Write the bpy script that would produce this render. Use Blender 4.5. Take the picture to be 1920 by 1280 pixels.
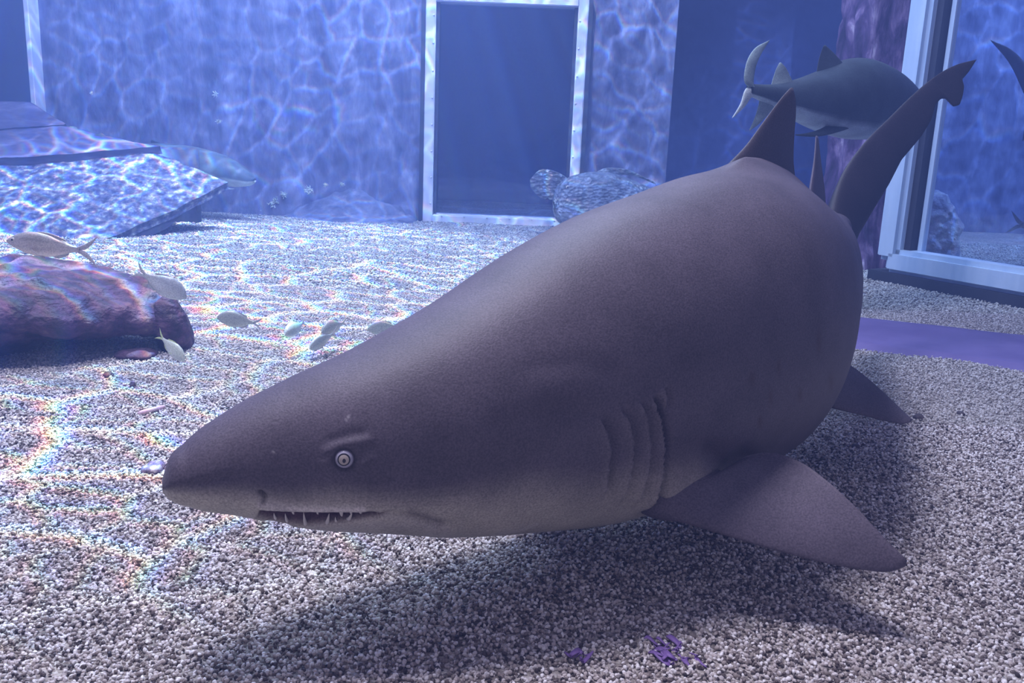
import bpy, bmesh, math, random
import numpy as np
from mathutils import Vector, Matrix, Euler, noise
SC = bpy.context.scene
for o in list(bpy.data.objects): bpy.data.objects.remove(o)
COL = SC.collection
random.seed(7); rng = np.random.default_rng(7)

# ------------------------------------------------------------------ camera
F = 1700.0; PITCH = math.atan(400 / F); ROLL = math.radians(2.3); CAM = np.array([0, 0, .6])
_u0 = np.array([0, math.sin(PITCH), math.cos(PITCH)]); FW = np.array([0, math.cos(PITCH), -math.sin(PITCH)])
_r0 = np.array([1.0, 0, 0])
RT = math.cos(ROLL) * _r0 + math.sin(ROLL) * _u0
UP = math.cos(ROLL) * _u0 - math.sin(ROLL) * _r0
cd = bpy.data.cameras.new('camera'); cam = bpy.data.objects.new('camera', cd); COL.objects.link(cam)
cd.sensor_width = 36; cd.lens = 36 * F / 1920; cd.clip_start = .02
M = Matrix.Identity(4)
for i in range(3):
    M[i][0] = RT[i]; M[i][1] = UP[i]; M[i][2] = -FW[i]; M[i][3] = CAM[i]
cam.matrix_world = M
SC.camera = cam

def at(px, py, Y):
    d = FW + (px - 960) / F * RT + (640 - py) / F * UP
    return CAM + d * (Y / d[1])
def fl(px, py, z=0.0):
    d = FW + (px - 960) / F * RT + (640 - py) / F * UP
    return CAM + d * ((z - CAM[2]) / d[2])
def proj(p):
    v = np.asarray(p) - CAM; z = v @ FW
    return np.stack([960 + F * (v @ RT) / z, 640 - F * (v @ UP) / z], -1)

# ------------------------------------------------------------------ world, lights, exposure
SC.view_settings.view_transform = 'Standard'; SC.view_settings.look = 'None'
SC.view_settings.gamma = 1; SC.view_settings.use_curve_mapping = False
SC.view_settings.exposure = 0.1
SC.cycles.max_bounces = 5; SC.cycles.diffuse_bounces = 3; SC.cycles.glossy_bounces = 2; SC.cycles.volume_bounces = 0
W = bpy.data.worlds.new('world'); SC.world = W; W.use_nodes = True
W.node_tree.nodes['Background'].inputs[0].default_value = (.66, .53, .54, 1)
W.node_tree.nodes['Background'].inputs[1].default_value = .70

def aim(o, target):
    d = Vector(target) - o.location
    o.rotation_euler = d.to_track_quat('-Z', 'Y').to_euler()
def area(name, loc, target, size, energy, color):
    l = bpy.data.lights.new(name, 'AREA'); l.shape = 'DISK'; l.size = size; l.energy = energy; l.color = color
    o = bpy.data.objects.new(name, l); COL.objects.link(o); o.location = loc; aim(o, target); return o
def caustic_spot(name, loc, target, energy, color, angle, blend, dist, scale, lo, hi, disp=.005, seed=0.0, width=.1, sx=1.0, layers=2):
    """lamp above the rippled water: its light reaches the tank as a net of caustics (pattern over direction)"""
    l = bpy.data.lights.new(name, 'SPOT'); l.energy = energy; l.color = color
    l.spot_size = math.radians(angle); l.spot_blend = blend; l.shadow_soft_size = .012
    o = bpy.data.objects.new(name, l); COL.objects.link(o); o.location = loc; aim(o, target)
    l.use_nodes = True; nt = l.node_tree; N = nt.nodes; L = nt.links; N.clear()
    out = N.new('ShaderNodeOutputLight'); em = N.new('ShaderNodeEmission'); L.new(em.outputs[0], out.inputs[0])
    tc = N.new('ShaderNodeTexCoord'); sep = N.new('ShaderNodeSeparateXYZ'); L.new(tc.outputs['Normal'], sep.inputs[0])
    def math_(op, a, b=None):
        n = N.new('ShaderNodeMath'); n.operation = op
        for k, v in enumerate((a, b)):
            if v is None: continue
            if isinstance(v, (int, float)): n.inputs[k].default_value = v
            else: L.new(v, n.inputs[k])
        return n.outputs[0]
    az = math_('MAXIMUM', math_('ABSOLUTE', sep.outputs[2]), .05)
    x = math_('MULTIPLY', math_('DIVIDE', sep.outputs[0], az), dist * sx)
    y = math_('MULTIPLY', math_('DIVIDE', sep.outputs[1], az), dist)
    cb = N.new('ShaderNodeCombineXYZ'); L.new(x, cb.inputs[0]); L.new(y, cb.inputs[1]); cb.inputs[2].default_value = seed
    def warp(src, sc, amp):
        nz = N.new('ShaderNodeTexNoise'); nz.inputs['Scale'].default_value = sc; nz.inputs['Detail'].default_value = 1.5
        L.new(src, nz.inputs['Vector'])
        s = N.new('ShaderNodeVectorMath'); s.operation = 'SUBTRACT'; L.new(nz.outputs['Color'], s.inputs[0]); s.inputs[1].default_value = (.5, .5, .5)
        m = N.new('ShaderNodeVectorMath'); m.operation = 'SCALE'; L.new(s.outputs[0], m.inputs[0]); m.inputs['Scale'].default_value = amp
        a = N.new('ShaderNodeVectorMath'); a.operation = 'ADD'; L.new(src, a.inputs[0]); L.new(m.outputs[0], a.inputs[1])
        return a.outputs[0]
    wv = warp(warp(cb.outputs[0], 2.2, .30), 9.0, .06)
    patch = N.new('ShaderNodeTexNoise'); patch.inputs['Scale'].default_value = 1.6; patch.inputs['Detail'].default_value = 2
    L.new(cb.outputs[0], patch.inputs['Vector'])
    pr = N.new('ShaderNodeMapRange'); L.new(patch.outputs[0], pr.inputs[0])
    pr.inputs[1].default_value = .36; pr.inputs[2].default_value = .66; pr.inputs[3].default_value = .25; pr.inputs[4].default_value = 1.0
    rgb = N.new('ShaderNodeCombineColor')
    for c in range(3):
        off = N.new('ShaderNodeVectorMath'); off.operation = 'ADD'; L.new(wv, off.inputs[0])
        off.inputs[1].default_value = (disp * (c - 1) * .6, disp * (c - 1), 0)
        tot = None
        for sc, wd, wt in ((scale, width, 1.0), (scale * 2.3, width * 1.35, .45))[:layers]:
            v = N.new('ShaderNodeTexVoronoi'); v.voronoi_dimensions = '2D'; v.feature = 'DISTANCE_TO_EDGE'
            v.inputs['Scale'].default_value = sc; L.new(off.outputs[0], v.inputs['Vector'])
            e = math_('POWER', math_('MAXIMUM', math_('SUBTRACT', 1.0, math_('DIVIDE', v.outputs['Distance'], wd)), 0.0), 2.2)
            e = math_('MULTIPLY', e, wt)
            tot = e if tot is None else math_('ADD', tot, e)
        val = math_('ADD', math_('MULTIPLY', math_('MULTIPLY', tot, pr.outputs[0]), hi), lo)
        L.new(val, rgb.inputs[c])
    L.new(rgb.outputs[0], em.inputs['Color']); em.inputs['Strength'].default_value = 1.0
    return o
area('key_lamp', (-.9, 1.35, 3.6), (.1, 1.4, 0), .85, 235, (1.0, .86, .80))
area('tank_lamp', (-.8, 4.2, 3.7), (-.8, 4.2, 0), 3.0, 300, (.85, .95, .95))
caustic_spot('caustic_lamp_floor', (-1.3, 3.9, 4.6), (-1.5, 3.35, 0), 8200, (.95, 1.0, .97), 58, .4, 4.6, 6.0, .10, 3.0, disp=.008, width=.10, sx=.55)
caustic_spot('caustic_lamp_wall', (-.4, 2.9, 4.4), (-.7, 5.85, 1.6), 2600, (.85, .92, 1.0), 64, .5, 4.2, 9.0, .07, 2.5, seed=3.3, width=.085, sx=.62)
caustic_spot('caustic_lamp_next_tank', (4.4, 4.6, 4.0), (3.6, 5.6, .6), 5000, (.8, .95, 1.0), 75, .5, 4.0, 5.0, .35, .7, seed=6.1, layers=1)

# ------------------------------------------------------------------ material helpers
def mat(name):
    m = bpy.data.materials.new(name); m.use_nodes = True
    nt = m.node_tree; b = nt.nodes['Principled BSDF']; return m, nt.nodes, nt.links, b
def nd(N, t, **kw):
    n = N.new(t)
    for k, v in kw.items():
        if hasattr(n, k): setattr(n, k, v)
        else: n.inputs[k].default_value = v
    return n
def ramp(N, L, src, stops):
    r = N.new('ShaderNodeValToRGB'); L.new(src, r.inputs[0]); e = r.color_ramp.elements
    while len(e) < len(stops): e.new(.5)
    for k, (p, c) in enumerate(stops): e[k].position = p; e[k].color = (*c, 1)
    return r.outputs[0]
def coords(N, L, scale=(1, 1, 1), kind='Object'):
    tc = N.new('ShaderNodeTexCoord'); mp = N.new('ShaderNodeMapping'); L.new(tc.outputs[kind], mp.inputs[0]); mp.inputs['Scale'].default_value = scale
    return mp.outputs[0]
def bump(N, L, b, src, strength, dist):
    n = N.new('ShaderNodeBump'); L.new(src, n.inputs['Height']); n.inputs['Strength'].default_value = strength; n.inputs['Distance'].default_value = dist
    L.new(n.outputs[0], b.inputs['Normal']); return n
def noise_mat(name, stops, scale=6, detail=6, stretch=(1, 1, 1), rough=.8, bscale=30, bstr=.4, bdist=.01, distort=.0):
    m, N, L, b = mat(name); v = coords(N, L, stretch)
    n = nd(N, 'ShaderNodeTexNoise', Scale=scale, Detail=detail, Roughness=.62, Distortion=distort); L.new(v, n.inputs['Vector'])
    L.new(ramp(N, L, n.outputs[0], stops), b.inputs['Base Color']); b.inputs['Roughness'].default_value = rough
    n2 = nd(N, 'ShaderNodeTexNoise', Scale=bscale, Detail=5); L.new(v, n2.inputs['Vector'])
    if bstr: bump(N, L, b, n2.outputs[0], bstr, bdist)
    return m
def vcol_mat(name, rough=.55, bscale=180, bstr=.25, bdist=.002, mottle=.25, spec=.3, speck=420):
    m, N, L, b = mat(name); a = N.new('ShaderNodeVertexColor'); a.layer_name = 'Col'; v = coords(N, L)
    n = nd(N, 'ShaderNodeTexNoise', Scale=14, Detail=6); L.new(v, n.inputs['Vector'])
    mr = nd(N, 'ShaderNodeMapRange'); L.new(n.outputs[0], mr.inputs[0])
    for i, x in enumerate((.3, .7, 1 - mottle, 1 + mottle)): mr.inputs[i + 1].default_value = x
    n3 = nd(N, 'ShaderNodeTexNoise', Scale=speck, Detail=2); L.new(v, n3.inputs['Vector']); m3 = nd(N, 'ShaderNodeMapRange'); L.new(n3.outputs[0], m3.inputs[0])
    for i, x in enumerate((.3, .7, .72, 1.28)): m3.inputs[i + 1].default_value = x
    mm = nd(N, 'ShaderNodeMath', operation='MULTIPLY'); L.new(mr.outputs[0], mm.inputs[0]); L.new(m3.outputs[0], mm.inputs[1])
    mx = N.new('ShaderNodeVectorMath'); mx.operation = 'SCALE'; L.new(a.outputs[0], mx.inputs[0]); L.new(mm.outputs[0], mx.inputs['Scale'])
    L.new(mx.outputs[0], b.inputs['Base Color']); b.inputs['Roughness'].default_value = rough; b.inputs['Specular IOR Level'].default_value = spec
    n2 = nd(N, 'ShaderNodeTexNoise', Scale=bscale, Detail=3); L.new(v, n2.inputs['Vector']); bump(N, L, b, n2.outputs[0], bstr, bdist)
    return m
def plain(name, c, rough=.5, metal=0, spec=.5):
    m, N, L, b = mat(name); v = coords(N, L); n = nd(N, 'ShaderNodeTexNoise', Scale=25, Detail=3); L.new(v, n.inputs['Vector'])
    L.new(ramp(N, L, n.outputs[0], [(.3, tuple(x * .82 for x in c)), (.7, c)]), b.inputs['Base Color'])
    b.inputs['Roughness'].default_value = rough; b.inputs['Metallic'].default_value = metal; b.inputs['Specular IOR Level'].default_value = spec
    return m

# ------------------------------------------------------------------ object helpers
def obj(name, V, Fc, m, parent=None, smooth=True, col=None, mats=None, fmat=None):
    me = bpy.data.meshes.new(name); me.from_pydata([tuple(map(float, v)) for v in V], [], [tuple(map(int, f)) for f in Fc]); me.update()
    for mm in (mats or [m]): me.materials.append(mm)
    if fmat is not None: me.polygons.foreach_set('material_index', np.asarray(fmat, np.int32))
    if smooth: me.polygons.foreach_set('use_smooth', np.ones(len(me.polygons), bool))
    if col is not None:
        a = me.color_attributes.new('Col', 'FLOAT_COLOR', 'POINT')
        c = np.ones((len(V), 4), np.float32); c[:, :3] = col; a.data.foreach_set('color', c.ravel())
    o = bpy.data.objects.new(name, me); COL.objects.link(o)
    if parent is not None: o.parent = parent
    return o
def tag(o, label, cat, group=None, kind=None):
    o['label'] = label; o['category'] = cat
    if group: o['group'] = group
    if kind: o['kind'] = kind
    return o
def struct(o): o['kind'] = 'structure'; return o
def thing(name, label, cat, loc=(0, 0, 0), rot=(0, 0, 0), group=None):
    o = bpy.data.objects.new(name, None); COL.objects.link(o); o.location = loc; o.rotation_euler = rot; o.empty_display_size = .05
    return tag(o, label, cat, group)
def grid_faces(n, m, wrap=False):
    i, j = np.meshgrid(np.arange(n - 1), np.arange(m if wrap else m - 1), indexing='ij'); j2 = (j + 1) % m
    return np.stack([i * m + j, (i + 1) * m + j, (i + 1) * m + j2, i * m + j2], -1).reshape(-1, 4)
def box(c, s, R=None, bev=.0):
    bm = bmesh.new(); bmesh.ops.create_cube(bm, size=1)
    for v in bm.verts: v.co = Vector((v.co.x * s[0], v.co.y * s[1], v.co.z * s[2]))
    if bev: bmesh.ops.bevel(bm, geom=bm.edges[:], offset=bev, segments=2, affect='EDGES')
    bm.verts.index_update()
    V = np.array([v.co[:] for v in bm.verts]); Fc = [[v.index for v in f.verts] for f in bm.faces]; bm.free()
    if R is not None: V = V @ np.asarray(R).T
    return V + np.asarray(c), Fc
def fnoise(p, sc, oct_=4):
    return noise.fractal(Vector(p) * sc, 1.0, 2.0, oct_)
def catm(A, t, d):
    m = np.gradient(A, d, axis=0); k = np.clip(np.searchsorted(d, t, side='right') - 1, 0, len(d) - 2)
    h = d[k + 1] - d[k]; u = (t - d[k]) / h
    a = 2 * u**3 - 3 * u**2 + 1; b = u**3 - 2 * u**2 + u; c = -2 * u**3 + 3 * u**2; e = u**3 - u**2
    return a[:, None] * A[k] + (b * h)[:, None] * m[k] + c[:, None] * A[k + 1] + (e * h)[:, None] * m[k + 1]
def curve(pts, n):
    A = np.asarray(pts, float); d = np.r_[0, np.cumsum(np.linalg.norm(np.diff(A, axis=0), axis=1))]
    return catm(A, np.linspace(0, d[-1], n), d)
def fin(lead, trail, t_root, t_tip, flare=.0, nu=26, nv=22, flare_len=.18):
    """thin lens-section fin lofted between leading and trailing edge, root first"""
    Lc, Tc = curve(lead, nu), curve(trail, nu)
    nrm = np.cross(Lc[nu // 2] - Lc[0], Tc[0] - Lc[0]); nrm = np.cross(Lc[-1] - (Lc[0] + Tc[0]) / 2, Tc[nu // 3] - Lc[nu // 3]); nrm /= np.linalg.norm(nrm)
    v = (1 - np.cos(np.linspace(0, np.pi, nv))) / 2
    prof = 1.9 * np.sqrt(v) * (1 - v) ** .8 / 1.05 + .0
    V = []
    for s in (1, -1):
        for i in range(nu):
            u = i / (nu - 1); th = t_root * (1 - u) + t_tip * u + flare * math.exp(-u / flare_len)
            if i == nu - 1: th *= .3
            for j in range(nv):
                e = max(prof[j], .10 if 0 < j < nv - 1 else .02)
                V.append(Lc[i] + (Tc[i] - Lc[i]) * v[j] + nrm * s * th * .5 * e)
    g = grid_faces(nu, nv); n = nu * nv
    Fc = [tuple(f) for f in g] + [tuple(f[::-1] + n) for f in g]
    rim = [(i * nv, (i + 1) * nv) for i in range(nu - 1)] + [((nu - 1) * nv + j, (nu - 1) * nv + j + 1) for j in range(nv - 1)] + [((i + 1) * nv + nv - 1, i * nv + nv - 1) for i in range(nu - 1)]
    Fc += [(a, a + n, b + n, b) for a, b in rim]
    return np.array(V), Fc
def merge(parts):
    V, Fc, k = [], [], 0
    for v, f in parts:
        V.append(np.asarray(v)); Fc += [tuple(int(i) + k for i in q) for q in f]; k += len(v)
    return np.concatenate(V), Fc
def blob_remesh(parts, voxel, disp=None, smooth=2):
    """union of closed shapes into one continuous skin"""
    V, Fc = merge(parts); me = bpy.data.meshes.new('tmp'); me.from_pydata(V.tolist(), [], Fc); o = bpy.data.objects.new('tmp', me); COL.objects.link(o)
    md = o.modifiers.new('r', 'REMESH'); md.mode = 'VOXEL'; md.voxel_size = voxel
    sm = o.modifiers.new('s', 'SMOOTH'); sm.iterations = smooth; sm.factor = .5
    dg = bpy.context.evaluated_depsgraph_get(); e = o.evaluated_get(dg); em = e.to_mesh()
    V = np.empty(len(em.vertices) * 3); em.vertices.foreach_get('co', V); V = V.reshape(-1, 3)
    Nn = np.empty(len(em.vertices) * 3); em.vertices.foreach_get('normal', Nn); Nn = Nn.reshape(-1, 3)
    Fc = [tuple(p.vertices) for p in em.polygons]; e.to_mesh_clear(); bpy.data.objects.remove(o); bpy.data.meshes.remove(me)
    if disp: V = V + Nn * np.array([disp(p) for p in V])[:, None]
    return V, Fc
def ell(c, r, R=None, seg=24):
    bm = bmesh.new(); bmesh.ops.create_uvsphere(bm, u_segments=seg, v_segments=seg // 2 + 2, radius=1)
    V = np.array([v.co[:] for v in bm.verts]) * np.asarray(r); Fc = [[v.index for v in f.verts] for f in bm.faces]; bm.free()
    if R is not None: V = V @ np.asarray(R).T
    return V + np.asarray(c), Fc
def eul(x, y, z): return np.array(Euler((math.radians(x), math.radians(y), math.radians(z))).to_matrix())

# ------------------------------------------------------------------ setting materials
def gravel_floor_mat():
    m, N, L, b = mat('gravel_ground'); v = coords(N, L)
    vo = nd(N, 'ShaderNodeTexVoronoi', Scale=170); L.new(v, vo.inputs['Vector'])
    sep = N.new('ShaderNodeSeparateColor'); L.new(vo.outputs['Color'], sep.inputs[0])
    c1 = ramp(N, L, sep.outputs[0], [(0, (.10, .085, .075)), (.3, (.30, .26, .23)), (.65, (.46, .42, .38)), (1, (.68, .64, .60))])
    n = nd(N, 'ShaderNodeTexNoise', Scale=5, Detail=6); L.new(v, n.inputs['Vector'])
    c2 = ramp(N, L, n.outputs[0], [(.35, (.72, .70, .68)), (.62, (1, 1, 1))])
    mx = N.new('ShaderNodeMix'); mx.data_type = 'RGBA'; mx.blend_type = 'MULTIPLY'; mx.inputs[0].default_value = 1; L.new(c1, mx.inputs[6]); L.new(c2, mx.inputs[7])
    L.new(mx.outputs[2], b.inputs['Base Color']); b.inputs['Roughness'].default_value = .8
    inv = nd(N, 'ShaderNodeMath', operation='SUBTRACT'); inv.inputs[0].default_value = 1; L.new(vo.outputs['Distance'], inv.inputs[1]); bump(N, L, b, inv.outputs[0], .9, .006)
    return m
M_ground = gravel_floor_mat()
M_wall = noise_mat('wall_algae_plaster', [(.28, (.05, .055, .10)), (.48, (.13, .14, .23)), (.66, (.26, .28, .40)), (.82, (.46, .52, .58))], scale=7, detail=9, stretch=(1, 1, .35), bscale=22, bstr=.6, bdist=.02, distort=.4)
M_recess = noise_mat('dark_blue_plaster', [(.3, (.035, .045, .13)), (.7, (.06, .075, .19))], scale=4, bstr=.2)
M_frame = noise_mat('frame_paint', [(.3, (.62, .66, .68)), (.6, (.82, .84, .84)), (.75, (.85, .72, .68))], scale=3, detail=3, stretch=(1, 1, .6), rough=.45, bstr=.1)
M_frame_blue = noise_mat('frame_paint_blue', [(.3, (.38, .52, .66)), (.6, (.55, .68, .78))], scale=5, detail=3, stretch=(2, 2, .2), rough=.4, bstr=.1)
M_joint = plain('dark_sealant', (.03, .035, .05), .7)
M_dark = plain('dark_room', (.02, .028, .07), .9)
M_rockp = noise_mat('pillar_rock', [(.34, (.02, .012, .04)), (.5, (.09, .05, .13)), (.62, (.24, .16, .27)), (.74, (.62, .54, .60))], scale=9, detail=8, stretch=(1.3, 1.3, .5), bscale=16, bstr=.8, bdist=.03, distort=.6)
def glass_mat(name, tint, gloss):
    m, N, L, b = mat(name); N.remove(b); out = [n for n in N if n.type == 'OUTPUT_MATERIAL'][0]
    t = N.new('ShaderNodeBsdfTransparent'); t.inputs[0].default_value = (*tint, 1); g = N.new('ShaderNodeBsdfGlossy'); g.inputs['Roughness'].default_value = .03
    n = nd(N, 'ShaderNodeTexNoise', Scale=2.0, Detail=3); L.new(coords(N, L), n.inputs['Vector']); bp = N.new('ShaderNodeBump'); bp.inputs['Strength'].default_value = .02; L.new(n.outputs[0], bp.inputs['Height']); L.new(bp.outputs[0], g.inputs['Normal'])
    mx = N.new('ShaderNodeMixShader'); mx.inputs[0].default_value = gloss; L.new(t.outputs[0], mx.inputs[1]); L.new(g.outputs[0], mx.inputs[2]); L.new(mx.outputs[0], out.inputs[0])
    return m
M_glass = glass_mat('window_glass', (.75, .82, .95), .05)

# ------------------------------------------------------------------ floor
YB = 5.85
def ground_z(x, y): return .010 * noise.noise(Vector((x * 1.7, y * 1.7, 3.1))) + .004 * noise.noise(Vector((x * 6, y * 6, 1.0)))
xs = np.linspace(-5, 6.5, 150); ys = np.linspace(.2, 9, 130)
V = [(x, y, ground_z(x, y)) for y in ys for x in xs]
struct(obj('floor', V, grid_faces(len(ys), len(xs))[:, ::-1], M_ground))

# ------------------------------------------------------------------ back wall with its openings
def rough_wall(name, x0, x1, z1, y, m, amp=.05, bulge=0, nx=None):
    nx = nx or max(12, int((x1 - x0) / .022)); nz = int(z1 / .022)
    V = []
    for i in range(nz + 1):
        z = -.05 + (z1 + .05) * i / nz
        for j in range(nx + 1):
            x = x0 + (x1 - x0) * j / nx
            e = min(1, min(j, nx - j) / 3)
            d = amp * e * (fnoise((x, 0, z * .55), 2.2, 4) + .35 * fnoise((x, 4, z * .8), 13, 3))
            d += bulge * e * max(0, .30 - z) * (.5 + .5 * noise.noise(Vector((x * 2.1, 0, 9))))
            V.append((x, y - d, z))
    n = len(V); m_ = nx + 1
    Fc = [tuple(f[::-1]) for f in grid_faces(nz + 1, m_)][:]
    Fc = [tuple(f) for f in Fc]
    # back face closes the slab
    V += [(x0, y + .35, -.05), (x1, y + .35, -.05), (x1, y + .35, z1), (x0, y + .35, z1)]
    Fc += [(n, n + 1, n + 2, n + 3), (n, n + 3, (nz) * m_, 0), (n + 1, m_ - 1, n - 1, n + 2), (n, 0, m_ - 1, n + 1)]
    return struct(obj(name, V, Fc, m))
ZT = 3.2
xL = at(76, 100, YB)[0]
WX0, WX1 = at(797, 300, YB)[0], at(1092, 200, YB)[0]
xr = at(1266, 100, YB)[0]
rough_wall('wall_back', xL, WX0 + .01, ZT, YB, M_wall, .045, .5)
rough_wall('wall_back_mid', WX1 - .01, xr, ZT, YB, M_wall, .05, .3)
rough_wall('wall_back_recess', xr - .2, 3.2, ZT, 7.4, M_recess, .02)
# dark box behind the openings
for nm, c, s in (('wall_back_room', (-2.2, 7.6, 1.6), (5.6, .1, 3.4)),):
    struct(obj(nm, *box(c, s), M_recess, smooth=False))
struct(obj('wall_left', *box((-4.6, 4.4, 1.6), (.1, 6.6, 3.4)), M_wall, smooth=False))

def window(name, x0, x1, z0, z1, y, fw, m):
    root = bpy.data.objects.new(name, None); COL.objects.link(root); root.location = (0, 0, 0); struct(root)
    zc = (z0 + z1) / 2; d = .16
    for nm, c, s in (('jamb', (x0 + fw / 2, y, zc), (fw, d, z1 - z0)), ('jamb', (x1 - fw / 2, y, zc), (fw, d, z1 - z0)),
                     ('sill', ((x0 + x1) / 2, y, z0 + fw * .4), (x1 - x0 - 2 * fw + .004, d, fw * .8)), ('lintel', ((x0 + x1) / 2, y, z1 - fw / 2), (x1 - x0 - 2 * fw + .004, d, fw))):
        obj(nm, *box(c, s, bev=.006), m, root, smooth=False)
    w = .018
    for nm, c, s in (('sealant', (x0 - .012, y - .03, zc), (.026, .1, z1 - z0)), ('sealant', (x1 + .012, y - .03, zc), (.026, .1, z1 - z0)),
                     ('glazing_bead', (x0 + fw + .010, y - .01, zc), (w, .05, z1 - z0 - 2 * fw)), ('glazing_bead', (x1 - fw - .010, y - .01, zc), (w, .05, z1 - z0 - 2 * fw))):
        obj(nm, *box(c, s), M_joint, root, smooth=False)
    obj('pane', *box(((x0 + x1) / 2, y + .03, zc), (x1 - x0 - 2 * fw + .01, .012, z1 - z0 - fw)), M_glass, root, smooth=False)
    # rivets along the inner edges
    for k in range(9):
        for xx in (x0 + fw * .8, x1 - fw * .8):
            obj('rivet', *ell((xx, y - d / 2 - .002, z0 + .12 + k * .16), (.006, .004, .006), seg=8), m, root)
    for k in range(6):
        obj('rivet', *ell((x0 + fw + .06 + k * (x1 - x0 - 2 * fw) / 6, y - d / 2 - .002, z0 + fw * .7), (.006, .004, .006), seg=8), m, root)
    return root
zt = at(950, 3, YB)[2]
window('window_1', WX0, WX1, .0, zt + .035, YB - .03, .062, M_frame)
struct(obj('wall_back_over_window', *box(((WX0 + WX1) / 2, YB + .15, (zt + .035 + ZT) / 2), (WX1 - WX0 + .1, .3, ZT - zt - .035)), M_wall, smooth=False))
# viewing room beyond the window
# left opening: pale post at its edge, dark pane behind
w3 = bpy.data.objects.new('window_2', None); COL.objects.link(w3); struct(w3)
obj('jamb', *box((xL - .008, YB - .02, ZT / 2), (.032, .2, ZT), bev=.006), M_frame, w3, smooth=False)
obj('pane', *box((xL - .75, YB + .06, ZT / 2), (1.4, .012, ZT)), M_glass, w3, smooth=False)
obj('jamb', *box((xL - 1.45, YB - .02, ZT / 2), (.06, .2, ZT), bev=.006), M_frame_blue, w3, smooth=False)

# ------------------------------------------------------------------ right-hand viewing window on its slanting wall
A2 = np.array([1.64, 4.04, 0.]); U2 = np.array([.506, -.8625, 0.]); N2 = np.array([-.8625, -.506, 0.])
R2 = np.stack([U2, -N2, np.array([0, 0, 1.])], 1)
def p2(u, n, z): return A2 + U2 * u + N2 * n + np.array([0, 0, z])
w2 = bpy.data.objects.new('window_3', None); COL.objects.link(w2); struct(w2)
obj('post', *box(p2(.055, 0, 1.65), (.11, .12, 3.1), R2, .02), M_frame_blue, w2, smooth=False)
obj('bottom_rail', *box(p2(1.05, 0, .10), (2.0, .12, .105), R2, .02), M_frame_blue, w2, smooth=False)
obj('post', *box(p2(2.05, 0, 1.65), (.11, .12, 3.1), R2, .02), M_frame_blue, w2, smooth=False)
obj('glazing_bead', *box(p2(.125, -.015, 1.65), (.03, .06, 3.0), R2), M_joint, w2, smooth=False)
obj('pane_edge_glint', *box(p2(.165, -.03, 1.65), (.02, .03, 3.0), R2), M_frame_blue, w2, smooth=False)  # pale strip standing in for the reflection along the pane edge
obj('gasket', *box(p2(1.03, -.0, .028), (2.1, .13, .045), R2), M_joint, w2, smooth=False)
obj('pane', *box(p2(1.05, -.035, 1.62), (1.92, .02, 3.0), R2), M_glass, w2, smooth=False)
# the next tank beyond that window
rough_wall('wall_right_far', 2.75, 6.3, ZT, 6.6, M_wall, .04)
# ------------------------------------------------------------------ rocky pillar
def pillar():
    c = at(1628, 300, 4.55); n, m_ = 150, 64; V = []
    for i in range(n):
        z = -.08 + 3.3 * i / (n - 1)
        for j in range(m_):
            a = 2 * math.pi * j / m_; r = .185
            p = (math.cos(a) * .6, math.sin(a) * .6, z * .6)
            r += .05 * fnoise(p, 3.0, 4) + .02 * fnoise(p, 11, 3) + .10 * max(0, .25 - z)
            V.append((c[0] + r * math.cos(a), c[1] + r * math.sin(a), z))
    return tag(obj('rock_pillar', V, grid_faces(n, m_, True)[:, ::-1], M_rockp), 'rough purple and white rock pillar rising to the surface beside the slanting window', 'pillar')
pillar()
# bare strip of tank floor in front of the slanting window
M_strip = noise_mat('bare_floor_paint', [(.3, (.12, .09, .24)), (.7, (.19, .15, .34))], scale=4, bstr=.15, rough=.6)
def strip():
    a, b, c, d = fl(1585, 650), fl(2150, 735), fl(2150, 655), fl(1560, 588)
    a2 = fl(1400, 628); d2 = fl(1400, 578)
    n, k = 60, 14; V = []
    for i in range(n):
        u = i / (n - 1); lo = a2 + (b - a2) * u; hi = d2 + (c - d2) * u
        for j in range(k):
            w = j / (k - 1); p = lo + (hi - lo) * w; wob = .03 * noise.noise(Vector((p[0] * 5, p[1] * 5, 0)))
            edge = 0 if 0 < j < k - 1 else -.03
            V.append((p[0], p[1] + (wob if j in (0, 1, k - 1, k - 2) else 0), .016 + edge))
    o = obj('floor_strip', V, grid_faces(n, k)[:, ::-1], M_strip); return struct(o)
strip()

# ------------------------------------------------------------------ the large shark
SH = np.array([[-0.3737, 0.9203, 0.206, 0.0066, 0.0085], [-0.3684, 0.9226, 0.2105, 0.0181, 0.0203], [-0.3499, 0.9324, 0.2155, 0.0349, 0.0374], [-0.3085, 0.953, 0.2235, 0.0575, 0.0581],
 [-0.2436, 0.982, 0.2285, 0.0855, 0.0819], [-0.1672, 1.0140, 0.2370, 0.1095, 0.1075], [-0.0791, 1.062, 0.2478, 0.1437, 0.1279], [0.0161, 1.1244, 0.2676, 0.1817, 0.1478],
 [0.1116, 1.1951, 0.2826, 0.2121, 0.1673], [0.2093, 1.2746, 0.3003, 0.2242, 0.1788], [0.2989, 1.3661, 0.3137, 0.2337, 0.1849], [0.3755, 1.4748, 0.3045, 0.2409, 0.1812],
 [0.4382, 1.5996, 0.3056, 0.2193, 0.1728], [0.4998, 1.7217, 0.3177, 0.184, 0.1588], [0.5604, 1.8439, 0.3349, 0.1492, 0.1393], [0.6254, 1.9749, 0.3484, 0.1173, 0.1154],
 [0.6938, 2.1148, 0.3613, 0.0866, 0.0866], [0.765, 2.255, 0.3696, 0.0588, 0.0603], [0.8349, 2.3955, 0.3738, 0.0433, 0.0436]])
M_skin = vcol_mat('shark_skin', rough=.55, bscale=420, bstr=.35, bdist=.0012, mottle=.16, spec=.25)
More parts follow.
